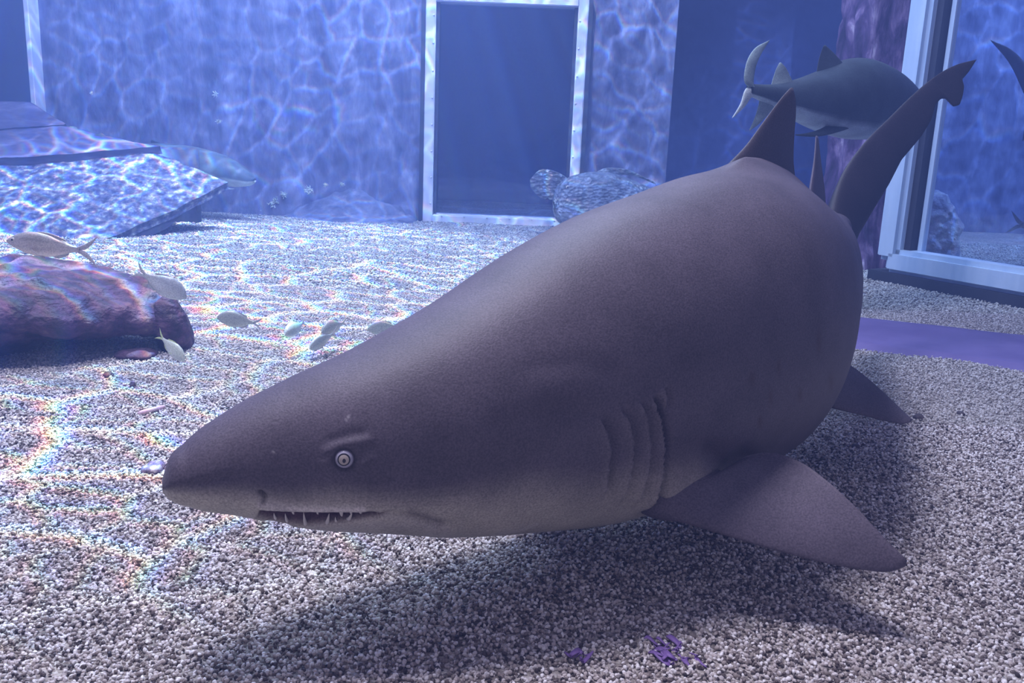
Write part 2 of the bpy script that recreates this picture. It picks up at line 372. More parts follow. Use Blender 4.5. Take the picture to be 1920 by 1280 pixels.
def sections(S, t, na, e=.92):
    T = np.gradient(S[:, :2], t, axis=0); T /= np.linalg.norm(T, axis=1)[:, None]
    side = np.stack([-T[:, 1], T[:, 0]], 1); th = np.linspace(0, 2 * np.pi, na, endpoint=False) + .5 * np.pi * 0
    c, s = np.cos(th), np.sin(th); cx = np.sign(c) * abs(c) ** e; sz = np.sign(s) * abs(s) ** e
    xy = S[:, None, :2] + side[:, None, :] * (S[:, 4][:, None] * cx)[..., None]
    z = S[:, 2][:, None] + S[:, 3][:, None] * sz
    return np.concatenate([xy, z[..., None]], 2), cx, sz
def grid_normals(G):
    du = np.gradient(G, axis=0); dv = (np.roll(G, -1, 1) - np.roll(G, 1, 1)) / 2
    n = np.cross(du, dv); n /= np.linalg.norm(n, axis=2)[..., None] + 1e-12
    c = G.mean(1, keepdims=True); s = np.sign(((G - c) * n).sum(-1)); s[s == 0] = 1
    return n * s[..., None]
def seg_dist(q, poly):
    """distance to a pixel polyline and signed side (+ = right of it), 0..1 position along"""
    P = np.asarray(poly, float); best = np.full(q.shape[:-1], 1e9); sgn = np.zeros(q.shape[:-1]); pos = np.zeros(q.shape[:-1]); n = len(P) - 1
    for i in range(n):
        a, b = P[i], P[i + 1]; ab = b - a; u = np.clip(((q - a) @ ab) / (ab @ ab), 0, 1); d = q - (a + u[..., None] * ab); dist = np.hypot(d[..., 0], d[..., 1])
        cr = ab[0] * (q[..., 1] - a[1]) - ab[1] * (q[..., 0] - a[0]); w = dist < best
        best = np.where(w, dist, best); sgn = np.where(w, -np.sign(cr), sgn); pos = np.where(w, (i + u) / n, pos)
    return best, sgn, pos
def in_poly(q, poly):
    P = np.asarray(poly, float); x, y = q[..., 0], q[..., 1]; r = np.zeros(x.shape, bool); j = len(P) - 1
    for i in range(len(P)):
        c = ((P[i, 1] > y) != (P[j, 1] > y)) & (x < (P[j, 0] - P[i, 0]) * (y - P[i, 1]) / (P[j, 1] - P[i, 1] + 1e-9) + P[i, 0]); r ^= c; j = i
    return r
def sstep(x, a, b): t = np.clip((x - a) / (b - a), 0, 1); return t * t * (3 - 2 * t)

MOUTH = [(488, 957), (547, 959), (613, 960), (657, 960), (700, 960), (728, 961), (707, 971), (679, 976), (646, 981), (613, 985), (578, 989), (537, 986), (505, 980), (480, 972)]
GILLS = [([(1122, 782), (1138, 806), (1146, 843), (1141, 877), (1137, 912), (1122, 945)], 1.0),
         ([(1160, 758), (1180, 792), (1187, 827), (1185, 871), (1176, 915), (1156, 955)], .8),
         ([(1196, 748), (1211, 777), (1218, 827), (1215, 877), (1203, 921), (1182, 955)], .8),
         ([(1221, 738), (1233, 780), (1241, 828), (1238, 885), (1224, 928), (1192, 966)], 2.5),
         ([(1246, 728), (1249, 748), (1246, 772)], .9)]
SPOTS = [(1410, 710, 6, 14), (1460, 688, 4, 15), (1535, 640, 5, 26), (1558, 715, 5, 18), (1425, 790, 4, 12), (1445, 745, 4, 14), (1500, 740, 4, 12), (1375, 905, 0, 0)]
def big_shark():
    root = thing('shark', 'huge grey-brown shark with open toothy mouth gliding just above the gravel', 'shark', (0.15, 1.25, 0))
    S_ = SH; d = np.r_[0, np.cumsum(np.linalg.norm(np.diff(S_[:, :2], axis=0), axis=1))]
    t = np.r_[np.linspace(0, .03, 22)[:-1] ** 1.0, np.linspace(.03, .80, 330)[:-1], np.linspace(.80, d[-1], 150)]
    S = catm(S_, t, d); na = 360
    G, cx, sz = sections(S, t, na)
    Nn = grid_normals(G)
    # the near flank carries the traced features; the far flank mirrors them
    idx = np.arange(na); left = cx < 0
    near = (Nn[:, :, :2] * (CAM[:2] - G[:, :, :2])).sum(-1) > 0
    if near[200, ~left].sum() > near[200, left].sum(): left = ~left
    mir = (na // 2 - idx) % na
    src = np.where(left, idx, mir)
    q = proj(G)[:, src]; Ns = Nn[:, src]; Gs = G[:, src]
    view = CAM - Gs; dist = np.linalg.norm(view, axis=2); facing = (Ns * view).sum(-1) / dist
    vis = sstep(facing, -.12, .05)
    mpp = dist / F                      # metres per pixel at each place
    D = np.zeros(q.shape[:2])
    col = np.zeros(q.shape[:2] + (3,)); top = np.array([.086, .071, .092]); pale = np.array([.37, .345, .30])
    sgrid = np.broadcast_to(t[:, None], D.shape); zz = np.broadcast_to(sz[None, :], D.shape)
    wob = np.array([[noise.noise(Vector((G[i, j, 0] * 14, G[i, j, 1] * 14, G[i, j, 2] * 14))) for j in range(0, na, 6)] for i in range(0, len(t), 6)])
    wob = np.kron(wob, np.ones((6, 6)))[:len(t), :na]
    lim = np.interp(t, [0, .1, .25, .45, .60, .70, 1.5], [-.12, -.30, -.45, -.56, -.62, -1.0, -1.15])[:, None]
    k = sstep(zz + .12 * wob, lim + .34, lim - .24)
    col[:] = top * (1 - k[..., None]) + pale * k[..., None]
    # gill slits: each flap stands proud and drops into the slit behind it
    for poly, amp in GILLS:
        b, s, pos = seg_dist(q, poly); dm = b * mpp * s; w = vis * sstep(pos, 0, .15) * sstep(pos, 1, .82) * (b * mpp < .05)
        up = np.where(dm <= 0, np.exp(dm / .012), 0); dn = np.where(dm > 0, np.exp(-((dm - .003) / .006) ** 2), 0)
        D += w * amp * (.0040 * up - .0060 * dn)
        g = (w * np.where(dm > 0, np.exp(-(dm / .0035) ** 2), 0))[..., None] * .65; col = col * (1 - g) + np.array([.05, .035, .04]) * g  # shade behind the flap put into the skin colour
        g = (w * np.where((dm <= 0), np.exp(dm / .006), 0) * .28)[..., None]; col = col * (1 - g) + np.array([.26, .23, .24]) * g  # lit lip of the flap lightened in colour
    # pale gill partitions low on the throat
    # mouth
    b, s, pos = seg_dist(q, MOUTH + [MOUTH[0]]); ins = in_poly(q, MOUTH); vm = sstep(facing, -.5, -.2) * (sgrid < .5)
    dm = np.where(ins, b, -b) * mpp; w = sstep(dm, -.0008, .0045) * vm
    D -= .022 * w; g = sstep(dm, -.0005, .0018)[..., None] * vm[..., None]; col = col * (1 - g) + np.array([.085, .040, .048]) * g
    # pale lips around it, proud of the skin
    upl, _, _ = seg_dist(q, [(488, 945), (500, 950), (560, 954), (620, 955), (680, 955)]); g = (np.exp(-(upl / 7) ** 2) * vis * .85 * (sgrid < .5) * (1 - sstep(dm, 0, .001)))[..., None]
    col = col * (1 - g) + np.array([.56, .52, .50]) * g; D += .0022 * g[..., 0]
    ul2, _, _ = seg_dist(q, [(500, 940), (530, 950)]); g = (np.exp(-(ul2 / 9) ** 2) * vis * .6 * (sgrid < .5))[..., None]; col = col * (1 - g) + np.array([.38, .35, .34]) * g
    lowl, _, _ = seg_dist(q, [(590, 993), (650, 990), (720, 983), (780, 985), (840, 996)]); g = (np.exp(-(lowl / 11) ** 2) * vis * .7 * (sgrid < .6) * (1 - sstep(dm, 0, .001)))[..., None]
    col = col * (1 - g) + np.array([.36, .335, .32]) * g
    # jaw fold from the mouth corner
    jf, js, jp = seg_dist(q, [(728, 962), (765, 968), (800, 978), (822, 986), (842, 982)]); wj = np.exp(-(jf / 4.5) ** 2) * vis * (sgrid < .6); D -= .005 * wj
    jd, _, _ = seg_dist(q, [(770, 963), (805, 972), (826, 981)]); g = (np.exp(-(jd / 9) ** 2) * vis * .6 * (sgrid < .6))[..., None]; col = col * (1 - g) + np.array([.075, .06, .06]) * g
    D += .0015 * np.exp(-((jf - 14) / 10) ** 2) * vis * (sgrid < .6) * (js < 0)
    cf, _, _ = seg_dist(q, [(925, 1003), (975, 994), (1008, 981)]); g = (np.exp(-(cf / 3.5) ** 2) * vis * .7)[..., None]; col = col * (1 - g) + np.array([.42, .40, .38]) * g
    # nostril and the groove to the lip
    nb, _, _ = seg_dist(q, [(488, 924), (496, 931), (492, 945)]); wn = np.exp(-(nb / 4.5) ** 2) * vis * (sgrid < .4); D -= .007 * wn
    g = (wn * .75)[..., None]; col = col * (1 - g) + np.array([.04, .03, .03]) * g
    # snout crease
    sb, _, _ = seg_dist(q, [(325, 918), (370, 908), (430, 893)]); D -= .0022 * np.exp(-(sb / 8) ** 2) * vis
    # eye socket and brow
    eb = np.hypot(q[..., 0] - 645, q[..., 1] - 862); D -= .0045 * np.exp(-(eb / 20) ** 4) * vis
    g = (np.exp(-((eb - 19) / 4) ** 2) * vis * .7)[..., None]; col = col * (1 - g) + np.array([.03, .026, .03]) * g
    br, _, _ = seg_dist(q, [(612, 846), (630, 836), (660, 829), (690, 824)]); D += .0022 * np.exp(-(br / 9) ** 2) * vis
    bg, _, _ = seg_dist(q, [(625, 826), (650, 816), (675, 812)]); D -= .0018 * np.exp(-(bg / 12) ** 2) * vis
    bl, _, _ = seg_dist(q, [(608, 868), (618, 862)]); D += .002 * np.exp(-(bl / 7) ** 2) * vis
    bl, _, _ = seg_dist(q, [(680, 872), (697, 858)]); D += .002 * np.exp(-(bl / 8) ** 2) * vis
    # creases along the neck
    for poly in ([(940, 795), (1040, 770), (1100, 775)], [(1000, 690), (1090, 680), (1150, 700)]):
        b, _, _ = seg_dist(q, poly); D -= .0016 * np.exp(-(b / 22) ** 2) * vis
    # armpit hollow of the pectoral fin
    ax, _, _ = seg_dist(q, [(1335, 850), (1360, 878), (1395, 862)]); D -= .010 * np.exp(-(ax / 22) ** 2) * vis
    # the back rises in a fairing to each fin root
    for p0, p1, h_, w_ in ((at(1365, 330, 1.45), at(1448, 335, 1.60), .030, .050), (at(1262, 925, 1.10), at(1315, 878, 1.15), .012, .030), (at(1560, 740, 1.56), at(1575, 690, 1.66), .008, .03)):
        ab = p1 - p0; u = np.clip(((Gs - p0) @ ab) / (ab @ ab), 0, 1); dd = np.linalg.norm(Gs - (p0 + u[..., None] * ab), axis=-1); D += h_ * np.exp(-(dd / w_) ** 2)
    # brown smudges on the flank and a few small scars
    for x, y, rx, ry in SPOTS:
        if not rx: continue
        g = (np.exp(-((q[..., 0] - x) / rx) ** 2 - ((q[..., 1] - y) / ry) ** 2) * vis * .6)[..., None]; col = col * (1 - g) + np.array([.055, .030, .026]) * g
    for poly in ([(650, 787), (655, 778)], [(512, 848), (513, 846)]):
        b, _, _ = seg_dist(q, poly); g = (np.exp(-(b / 1.6) ** 2) * vis * .6)[..., None]; col = col * (1 - g) + np.array([.42, .40, .42]) * g
    for x, y in ((835, 818), (733, 898), (1145, 885), (820, 800)):
        g = (np.exp(-((q[..., 0] - x) / 6) ** 2 - ((q[..., 1] - y) / 3) ** 2) * vis * .6)[..., None]; col = col * (1 - g) + np.array([.04, .03, .035]) * g
    P = G + Nn * D[..., None]
    parts = [(P.reshape(-1, 3), [tuple(f) for f in grid_faces(len(t), na, True)])]
    n = len(t); v0, f0 = parts[0]; f0 += [tuple(range(na))[::-1], tuple(range((n - 1) * na, n * na))]
    cols = [col.reshape(-1, 3)]
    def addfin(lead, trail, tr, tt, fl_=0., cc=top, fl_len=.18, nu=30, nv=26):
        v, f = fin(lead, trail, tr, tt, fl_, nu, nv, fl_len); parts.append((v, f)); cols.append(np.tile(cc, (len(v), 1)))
    a = lambda L: [at(*p) for p in L]
    # first dorsal
    addfin(a([(1318, 372, 1.37), (1366, 309, 1.44), (1400, 272, 1.49), (1427, 235, 1.54), (1452, 201, 1.585), (1470, 178, 1.615), (1483, 164, 1.64)]),
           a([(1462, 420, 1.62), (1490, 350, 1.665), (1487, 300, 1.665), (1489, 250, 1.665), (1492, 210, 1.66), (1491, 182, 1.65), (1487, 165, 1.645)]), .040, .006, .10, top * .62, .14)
    # second dorsal
    addfin(a([(1512, 420, 1.93), (1520, 350, 2.0), (1527, 300, 2.06), (1530, 254, 2.12)]), a([(1548, 420, 2.20), (1546, 362, 2.20), (1540, 310, 2.19), (1534, 256, 2.15)]), .028, .006, .03, top, .2)
    # tail fin: upper lobe with its ragged notch, and the short lower lobe
    lead = [(1548, 410, 2.36), (1566, 356, 2.40), (1577, 330, 2.42), (1615, 274, 2.46), (1671, 217, 2.52), (1712, 177, 2.56), (1744, 150, 2.59), (1769, 133, 2.61), (1797, 120, 2.63), (1829, 112, 2.65)]
    trail = [(1597, 470, 2.42), (1609, 441, 2.42), (1637, 394, 2.44), (1667, 345, 2.47), (1690, 300, 2.50), (1728, 255, 2.54), (1746, 225, 2.555), (1754, 196, 2.57), (1764, 185, 2.58), (1776, 185, 2.585), (1788, 200, 2.59), (1799, 197, 2.60), (1805, 180, 2.61), (1808, 162, 2.615), (1804, 149, 2.62), (1817, 134, 2.635), (1830, 113, 2.65)]
    tail_blade(parts, cols, lead, trail, top * .30)  # blade colour darkened to carry the shade on the tail
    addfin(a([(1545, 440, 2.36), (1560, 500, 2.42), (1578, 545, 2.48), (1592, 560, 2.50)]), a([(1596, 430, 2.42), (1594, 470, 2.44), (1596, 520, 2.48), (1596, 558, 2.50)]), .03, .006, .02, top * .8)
    # pectorals
    pl = a([(1160, 915, 1.14), (1215, 962, 1.095), (1280, 978, 1.072), (1350, 1000, 1.058), (1440, 1027, 1.045), (1530, 1051, 1.035), (1620, 1068, 1.025), (1672, 1071, 1.02), (1697, 1062, 1.017)])
    pt = a([(1312, 832, 1.19), (1358, 886, 1.135), (1392, 860, 1.150), (1440, 849, 1.16), (1500, 866, 1.135), (1545, 897, 1.105), (1600, 946, 1.07), (1660, 1010, 1.035), (1701, 1050, 1.017)])
    addfin(pl, pt, .030, .007, .14, top * 1.12, .15, 44, 34)
    # far pectoral mirrors the near one in the plane of the spine
    c0 = np.array([.225, 1.29, 0]); hd = np.array([-.76, -.65, 0]); hd /= np.linalg.norm(hd); sd = np.array([-hd[1], hd[0], 0])
    mirr = lambda p: p - 2 * ((p - c0) @ sd) * sd
    addfin([mirr(p) for p in pl], [mirr(p) for p in pt], .030, .007, .055, top * 1.1, .12, 30, 24)
    # pelvic pair and anal fin
    vl = a([(1545, 758, 1.545), (1575, 768, 1.56), (1620, 779, 1.575), (1665, 790, 1.58), (1695, 794, 1.58), (1707, 791, 1.58)])
    vt = a([(1560, 680, 1.66), (1592, 684, 1.68), (1618, 702, 1.67), (1655, 734, 1.64), (1690, 767, 1.61), (1711, 787, 1.585)])
    addfin(vl, vt, .024, .006, .035, top, .14)
    c1 = np.array([.455, 1.635, 0]); h1 = np.array([-.44, -.9, 0]); h1 /= np.linalg.norm(h1); s1 = np.array([-h1[1], h1[0], 0])
    mir1 = lambda p: p - 2 * ((p - c1) @ s1) * s1
    addfin([mir1(p) for p in vl], [mir1(p) for p in vt], .024, .006, .035, top, .14)
    addfin([np.array(p) for p in ((.66, 2.03, .27), (.70, 2.12, .22), (.735, 2.2, .19))], [np.array(p) for p in ((.735, 2.18, .32), (.74, 2.2, .25), (.74, 2.21, .192))], .02, .006, .02, top)
    V, Fc = merge(parts); C = np.concatenate(cols)
    o = obj('body', V - np.array(root.location), Fc, M_skin, root, col=C)
    # eyes
    kk = np.argmin(np.where(vis > .5, np.hypot(q[..., 0] - 645, q[..., 1] - 862), 1e9)); i, j = np.unravel_index(kk, D.shape)
    jl = src[j]; jr = mir[jl]
    for jj in (jl, jr):
        c = G[i, jj] - Nn[i, jj] * .0045; shark_eye(root, c - np.array(root.location), Nn[i, jj])
    # teeth: (root pixel) -> (tip pixel)
    TE = [((573, 990), (570, 965)), ((612, 986), (616, 966)), ((654, 979), (658, 964)), ((540, 985), (534, 967)), ((520, 979), (513, 966)), ((632, 983), (630, 974)),
          ((549, 959), (551, 968)), ((594, 959), (597, 969)), ((637, 959), (641, 973)), ((657, 959), (658, 968)), ((676, 960), (677, 966))]
    M_tooth = plain('tooth_enamel', (.62, .58, .55), .3)
    def on(px, py):
        e = np.where(facing > -.3, np.hypot(proj(G)[..., 0] - px, proj(G)[..., 1] - py), 1e9); e[:, ~left] = 1e9
        e[300:] = 1e9; i, j = np.unravel_index(np.argmin(e), e.shape); return i, j
    for (r, tp) in TE:
        i1, j1 = on(*r); i2, j2 = on(*tp)
        for side in (0, 1):
            a1, a2 = (j1, j2) if side == 0 else (mir[j1], mir[j2])
            p0 = G[i1, a1] - Nn[i1, a1] * .004; p1 = G[i2, a2] - Nn[i2, a2] * .003; pm = (p0 + p1) / 2 + Nn[i1, a1] * .0035
            tooth(root, p0 - np.array(root.location), pm - np.array(root.location), p1 - np.array(root.location), M_tooth)
    return root
def tooth(root, p0, pm, p1, m):
    n, k = 6, 7; V = []; ax = p1 - p0; L = np.linalg.norm(ax); ax = ax / (L + 1e-9); h = np.cross(ax, [0.3, .2, .9]); h /= np.linalg.norm(h); g = np.cross(ax, h)
    for i in range(n):
        u = i / (n - 1); c = (1 - u) ** 2 * p0 + 2 * u * (1 - u) * pm + u * u * p1; r = (.0016 + .0010 * (L > .011)) * (1 - u) ** .7 + .0002
        for j in range(k):
            a = 2 * math.pi * j / k; V.append(c + r * (math.cos(a) * h + math.sin(a) * g))
    obj('tooth', V, [tuple(f) for f in grid_faces(n, k, True)] + [tuple(range(k))], m, root)
def shark_eye(root, c, nrm):
    q = Vector(nrm).to_track_quat('Z', 'Y').to_matrix(); R = np.array(q)
    V, Fc = ell((0, 0, 0), (.0108, .0108, .0083), None, 32)
    def band(f):
        p = V[list(f)].mean(0); r = math.hypot(p[0], p[1]) / .0108
        if p[2] < 0: return 0
        return 2 if r < .52 else (1 if r < .66 else (3 if r < .86 else 0))
    fm = [band(f) for f in Fc]
    ms = EYE_M
    e = obj('eye', V @ R.T + c, Fc, None, root, mats=ms, fmat=fm)
    v, f = ell((0.0004, -.0008, .0079), (.0019, .0026, .0008), None, 14)
    obj('pupil', v @ R.T + c, f, EYE_M[1], e)
EYE_M = [plain('eye_rim', (.16, .14, .18), .25), plain('eye_black', (.012, .010, .014), .15), plain('eye_iris', (.42, .37, .33), .2), plain('eye_ring', (.34, .33, .42), .25)]
def tail_blade(parts, cols, lead, trail, c):
    nu, nv = 60, 20; Lc = curve([at(*p) for p in lead], nu); P = np.array([at(*p) for p in trail]); dd = np.r_[0, np.cumsum(np.linalg.norm(np.diff(P, axis=0), axis=1))]
    tt = np.linspace(0, dd[-1], 110); Tc = np.stack([np.interp(tt, dd, P[:, k]) for k in range(3)], 1)
    # polygon blade: pair points so that the ragged notch stays
    iu = np.linspace(0, 1, 110); Lc = curve([at(*p) for p in lead], 110)
    x = np.r_[0, np.cumsum(np.linalg.norm(np.diff(Lc, axis=0), axis=1))]; x /= x[-1]
    # where along the leading edge each trailing point faces
    ax = Lc[-1] - Lc[0]; ax /= np.linalg.norm(ax); sl = (Lc - Lc[0]) @ ax; st = np.maximum.accumulate((Tc - Lc[0]) @ ax)
    f = np.interp(np.clip(st, sl[0], sl[-1]), sl, np.linspace(0, 1, 110)); f = np.maximum.accumulate(f + np.linspace(0, 1e-4, 110)); f[0] = 0; f[-1] = 1; f = .75 * f + .25 * np.linspace(0, 1, 110)
    Lq = np.stack([np.interp(f, np.linspace(0, 1, 110), Lc[:, k]) for k in range(3)], 1)
    nrm = np.cross(Lc[60] - Lc[0], Tc[20] - Lc[20]); nrm /= np.linalg.norm(nrm); v = (1 - np.cos(np.linspace(0, np.pi, nv))) / 2; prof = np.sqrt(v) * (1 - v) ** .6 * 1.7; V = []
    for s in (1, -1):
        for i in range(110):
            th = .034 * (1 - i / 109) + .006 + .05 * math.exp(-i / 12)
            for j in range(nv):
                V.append(Lq[i] + (Tc[i] - Lq[i]) * v[j] + nrm * s * th * .5 * max(prof[j], .08 if 0 < j < nv - 1 else .02))
    g = grid_faces(110, nv); n = 110 * nv; Fc = [tuple(q) for q in g] + [tuple(q[::-1] + n) for q in g]
    rim = [(i * nv, (i + 1) * nv) for i in range(109)] + [(109 * nv + j, 109 * nv + j + 1) for j in range(nv - 1)] + [((i + 1) * nv + nv - 1, i * nv + nv - 1) for i in range(109)]
    Fc += [(a, a + n, b + n, b) for a, b in rim]; parts.append((np.array(V), Fc)); cols.append(np.tile(c, (len(V), 1)))
big_shark()

# ------------------------------------------------------------------ gravel: loose grains over the near floor, joined as one stuff object
GRAIN = [(0, (.05, .04, .04)), (.16, (.13, .10, .09)), (.36, (.36, .31, .28)), (.6, (.55, .49, .46)), (.84, (.72, .68, .66)), (1, (.92, .90, .88))]
GRAIN_FAR = [(0, (.20, .19, .17)), (.3, (.36, .35, .31)), (.7, (.50, .49, .44)), (1, (.62, .62, .56))]
def gravel_grain_mat(stops):
    m, N, L, b = mat('gravel_grain'); oi = N.new('ShaderNodeObjectInfo')
    c = ramp(N, L, oi.outputs['Random'], stops)
    n = nd(N, 'ShaderNodeTexNoise', Scale=3, Detail=3); L.new(coords(N, L), n.inputs['Vector'])
    mr = nd(N, 'ShaderNodeMapRange'); L.new(n.outputs[0], mr.inputs[0])
    for i, x in enumerate((.3, .7, .7, 1.15)): mr.inputs[i + 1].default_value = x
    s = N.new('ShaderNodeVectorMath'); s.operation = 'SCALE'; L.new(c, s.inputs[0]); L.new(mr.outputs[0], s.inputs['Scale'])
    L.new(s.outputs[0], b.inputs['Base Color']); b.inputs['Roughness'].default_value = .5; b.inputs['Specular IOR Level'].default_value = .4
    return m
def gravel(y0, y1, density, size, seed, stops=GRAIN):
    ny = 24; nx = 40; V = []
    for i in range(ny + 1):
        y = y0 + (y1 - y0) * i / ny; h = .60 * y + .30
        for j in range(nx + 1):
            x = -h + 2 * h * j / nx; V.append((x, y, ground_z(x, y)))
    o = obj('gravel', V, grid_faces(ny + 1, nx + 1)[:, ::-1], M_ground)
    ng = bpy.data.node_groups.new('gravel_grains', 'GeometryNodeTree'); N = ng.nodes; L = ng.links
    ng.interface.new_socket('Geometry', in_out='INPUT', socket_type='NodeSocketGeometry'); ng.interface.new_socket('Geometry', in_out='OUTPUT', socket_type='NodeSocketGeometry')
    gi = N.new('NodeGroupInput'); go = N.new('NodeGroupOutput')
    dp = N.new('GeometryNodeDistributePointsOnFaces'); dp.inputs['Density'].default_value = density; dp.inputs['Seed'].default_value = seed; L.new(gi.outputs[0], dp.inputs['Mesh'])
    ico = N.new('GeometryNodeMeshIcoSphere'); ico.inputs['Radius'].default_value = size * .5; ico.inputs['Subdivisions'].default_value = 2
    sp = N.new('GeometryNodeSetPosition'); L.new(ico.outputs[0], sp.inputs['Geometry'])
    nz = N.new('ShaderNodeTexNoise'); nz.inputs['Scale'].default_value = 1.1 / size
    sub = N.new('ShaderNodeVectorMath'); sub.operation = 'SUBTRACT'; sub.inputs[1].default_value = (.5, .5, .5); L.new(nz.outputs['Color'], sub.inputs[0])
    sca = N.new('ShaderNodeVectorMath'); sca.operation = 'SCALE'; sca.inputs['Scale'].default_value = size * .55; L.new(sub.outputs[0], sca.inputs[0]); L.new(sca.outputs[0], sp.inputs['Offset'])
    sm = N.new('GeometryNodeSetMaterial'); sm.inputs['Material'].default_value = gravel_grain_mat(stops); L.new(sp.outputs[0], sm.inputs[0])
    rs = N.new('FunctionNodeRandomValue'); rs.data_type = 'FLOAT_VECTOR'; rs.inputs[0].default_value = (.55, .55, .45); rs.inputs[1].default_value = (1.25, 1.2, .95)
    rr = N.new('FunctionNodeRandomValue'); rr.data_type = 'FLOAT_VECTOR'; rr.inputs[0].default_value = (-3, -3, -3); rr.inputs[1].default_value = (3, 3, 3)
    ip = N.new('GeometryNodeInstanceOnPoints'); L.new(dp.outputs[0], ip.inputs['Points']); L.new(sm.outputs[0], ip.inputs['Instance']); L.new(rr.outputs[0], ip.inputs['Rotation']); L.new(rs.outputs[0], ip.inputs['Scale'])
    off = N.new('FunctionNodeRandomValue'); off.data_type = 'FLOAT_VECTOR'; off.inputs[0].default_value = (0, 0, -size * .15); off.inputs[1].default_value = (0, 0, size * .6)
    tp = N.new('GeometryNodeSetPosition'); L.new(dp.outputs[0], tp.inputs[0]); L.new(off.outputs[0], tp.inputs['Offset']); L.new(tp.outputs[0], ip.inputs['Points'])
    jn = N.new('GeometryNodeJoinGeometry'); L.new(ip.outputs[0], jn.inputs[0]); L.new(gi.outputs[0], jn.inputs[0]); L.new(jn.outputs[0], go.inputs[0])
    md = o.modifiers.new('grains', 'NODES'); md.node_group = ng
    return o
tag(gravel(.62, 1.9, 60000, .0055, 3), 'coarse pale gravel grains covering the tank floor under the big shark', 'gravel', kind='stuff')
tag(gravel(1.9, 3.3, 34000, .0062, 5, [(p, tuple(.5 * (x + y) for x, y in zip(c, (.42, .40, .36)))) for p, c in GRAIN]), 'coarse gravel grains further back around the purple rock', 'gravel', kind='stuff')
tag(gravel(3.3, 5.75, 13000, .0095, 8, GRAIN_FAR), 'bright gravel grains in the distance along the back wall', 'gravel', kind='stuff')

# ------------------------------------------------------------------ sunken hull panel on the left
M_hull1 = noise_mat('hull_encrusted', [(.36, (.03, .038, .09)), (.48, (.085, .095, .17)), (.58, (.20, .22, .27)), (.68, (.52, .60, .50))], scale=26, detail=9, bscale=60, bstr=.8, bdist=.008)
M_hull2 = noise_mat('hull_smooth', [(.3, (.05, .045, .10)), (.6, (.11, .10, .18)), (.8, (.24, .22, .32))], scale=6, detail=6, stretch=(.5, 2, 2), bscale=30, bstr=.4, bdist=.006, distort=.6)
M_hulld = noise_mat('hull_underside', [(.3, (.03, .035, .06)), (.7, (.09, .10, .15))], scale=12, bstr=.5)
def slab(lo, hi, th, n=70, m=26, amp=.006, lift=0., down=None):
    A, B = curve([at(*p) for p in lo], n), curve([at(*p) for p in hi], n)
    nrm = np.cross(A[-1] - A[0], B[n // 2] - A[n // 2]); nrm /= np.linalg.norm(nrm)
    if nrm[2] < 0: nrm = -nrm
    V = []
    for s in (0, 1):
        for i in range(n):
            for j in range(m):
                p = A[i] + (B[i] - A[i]) * j / (m - 1)
                d = amp * fnoise(p, 6, 4) + lift
                V.append(p + nrm * (d if s == 0 else d - th))
    g = grid_faces(n, m); k = n * m; Fc = [tuple(f) for f in g] + [tuple(f[::-1] + k) for f in g]
    rim = [(i * m, (i + 1) * m) for i in range(n - 1)] + [((n - 1) * m + j, (n - 1) * m + j + 1) for j in range(m - 1)] + [((i + 1) * m + m - 1, i * m + m - 1) for i in range(n - 1)] + [(j + 1, j) for j in range(m - 1)]
    Fc += [(b, b + k, a + k, a) for a, b in rim]
    return np.array(V), Fc
hull = thing('hull_panel', 'tilted wreck hull panel of overlapping plates, encrusted and rippled with light, resting on gravel', 'wreck', (-2.2, 4.6, 0))
hl = np.array(hull.location)
def hp(nm, vf, m): return obj(nm, vf[0] - hl, vf[1], m, hull)
hp('lower_plate', slab([(-160, 456, 4.25), (40, 452, 4.30), (205, 446, 4.37), (265, 420, 4.48), (345, 384, 4.66), (427, 344, 4.87)], [(-160, 326, 4.80), (0, 312, 4.86), (150, 300, 4.93), (290, 286, 5.0), (360, 313, 4.93), (427, 343, 4.87)], .045, amp=.014), M_hull1)
hp('middle_plate', slab([(-160, 318, 4.82), (0, 304, 4.87), (150, 294, 4.93), (298, 281, 5.0)], [(-160, 262, 5.06), (0, 250, 5.10), (120, 243, 5.13), (200, 262, 5.08), (302, 280, 5.01)], .05, lift=.025, amp=.01), M_hull2)
hp('top_plate', slab([(-160, 266, 5.05), (0, 254, 5.09), (60, 249, 5.11), (126, 245, 5.14)], [(-160, 204, 5.30), (0, 201, 5.30), (62, 203, 5.30), (92, 222, 5.24), (128, 243, 5.15)], .05, lift=.04, amp=.006), M_hull2)
hp('edge_board', slab([(175, 455, 4.39), (250, 449, 4.47), (312, 428, 4.60), (352, 392, 4.72), (424, 352, 4.88)], [(185, 447, 4.39), (255, 424, 4.49), (330, 389, 4.66), (380, 367, 4.78), (426, 347, 4.88)], .05, m=12), M_hulld)
a_, b_ = at(374, 362, 4.80), at(364, 392, 4.80)
hp('strut', box((a_ + b_) / 2, (.022, .03, .12), eul(0, -12, 0), .006), M_hulld)
hp('back_prop', box((-2.25, 5.12, .20), (.9, .06, .44), eul(0, 0, 10), .01), M_hulld)
parts = []
for k in range(26):
    u = k / 25; c = curve([at(94, 226, 5.24), at(128, 246, 5.15), at(160, 258, 5.12), at(205, 266, 5.08)], 26)[k] + rng.normal(0, .012, 3)
    parts.append(ell(c, rng.uniform(.014, .034, 3), seg=10))
hp('algae_growth', blob_remesh(parts, .008, lambda p: .006 * fnoise(p, 40, 3), 1), noise_mat('dark_algae', [(.3, (.02, .03, .05)), (.7, (.10, .13, .10))], scale=40, bstr=.8))

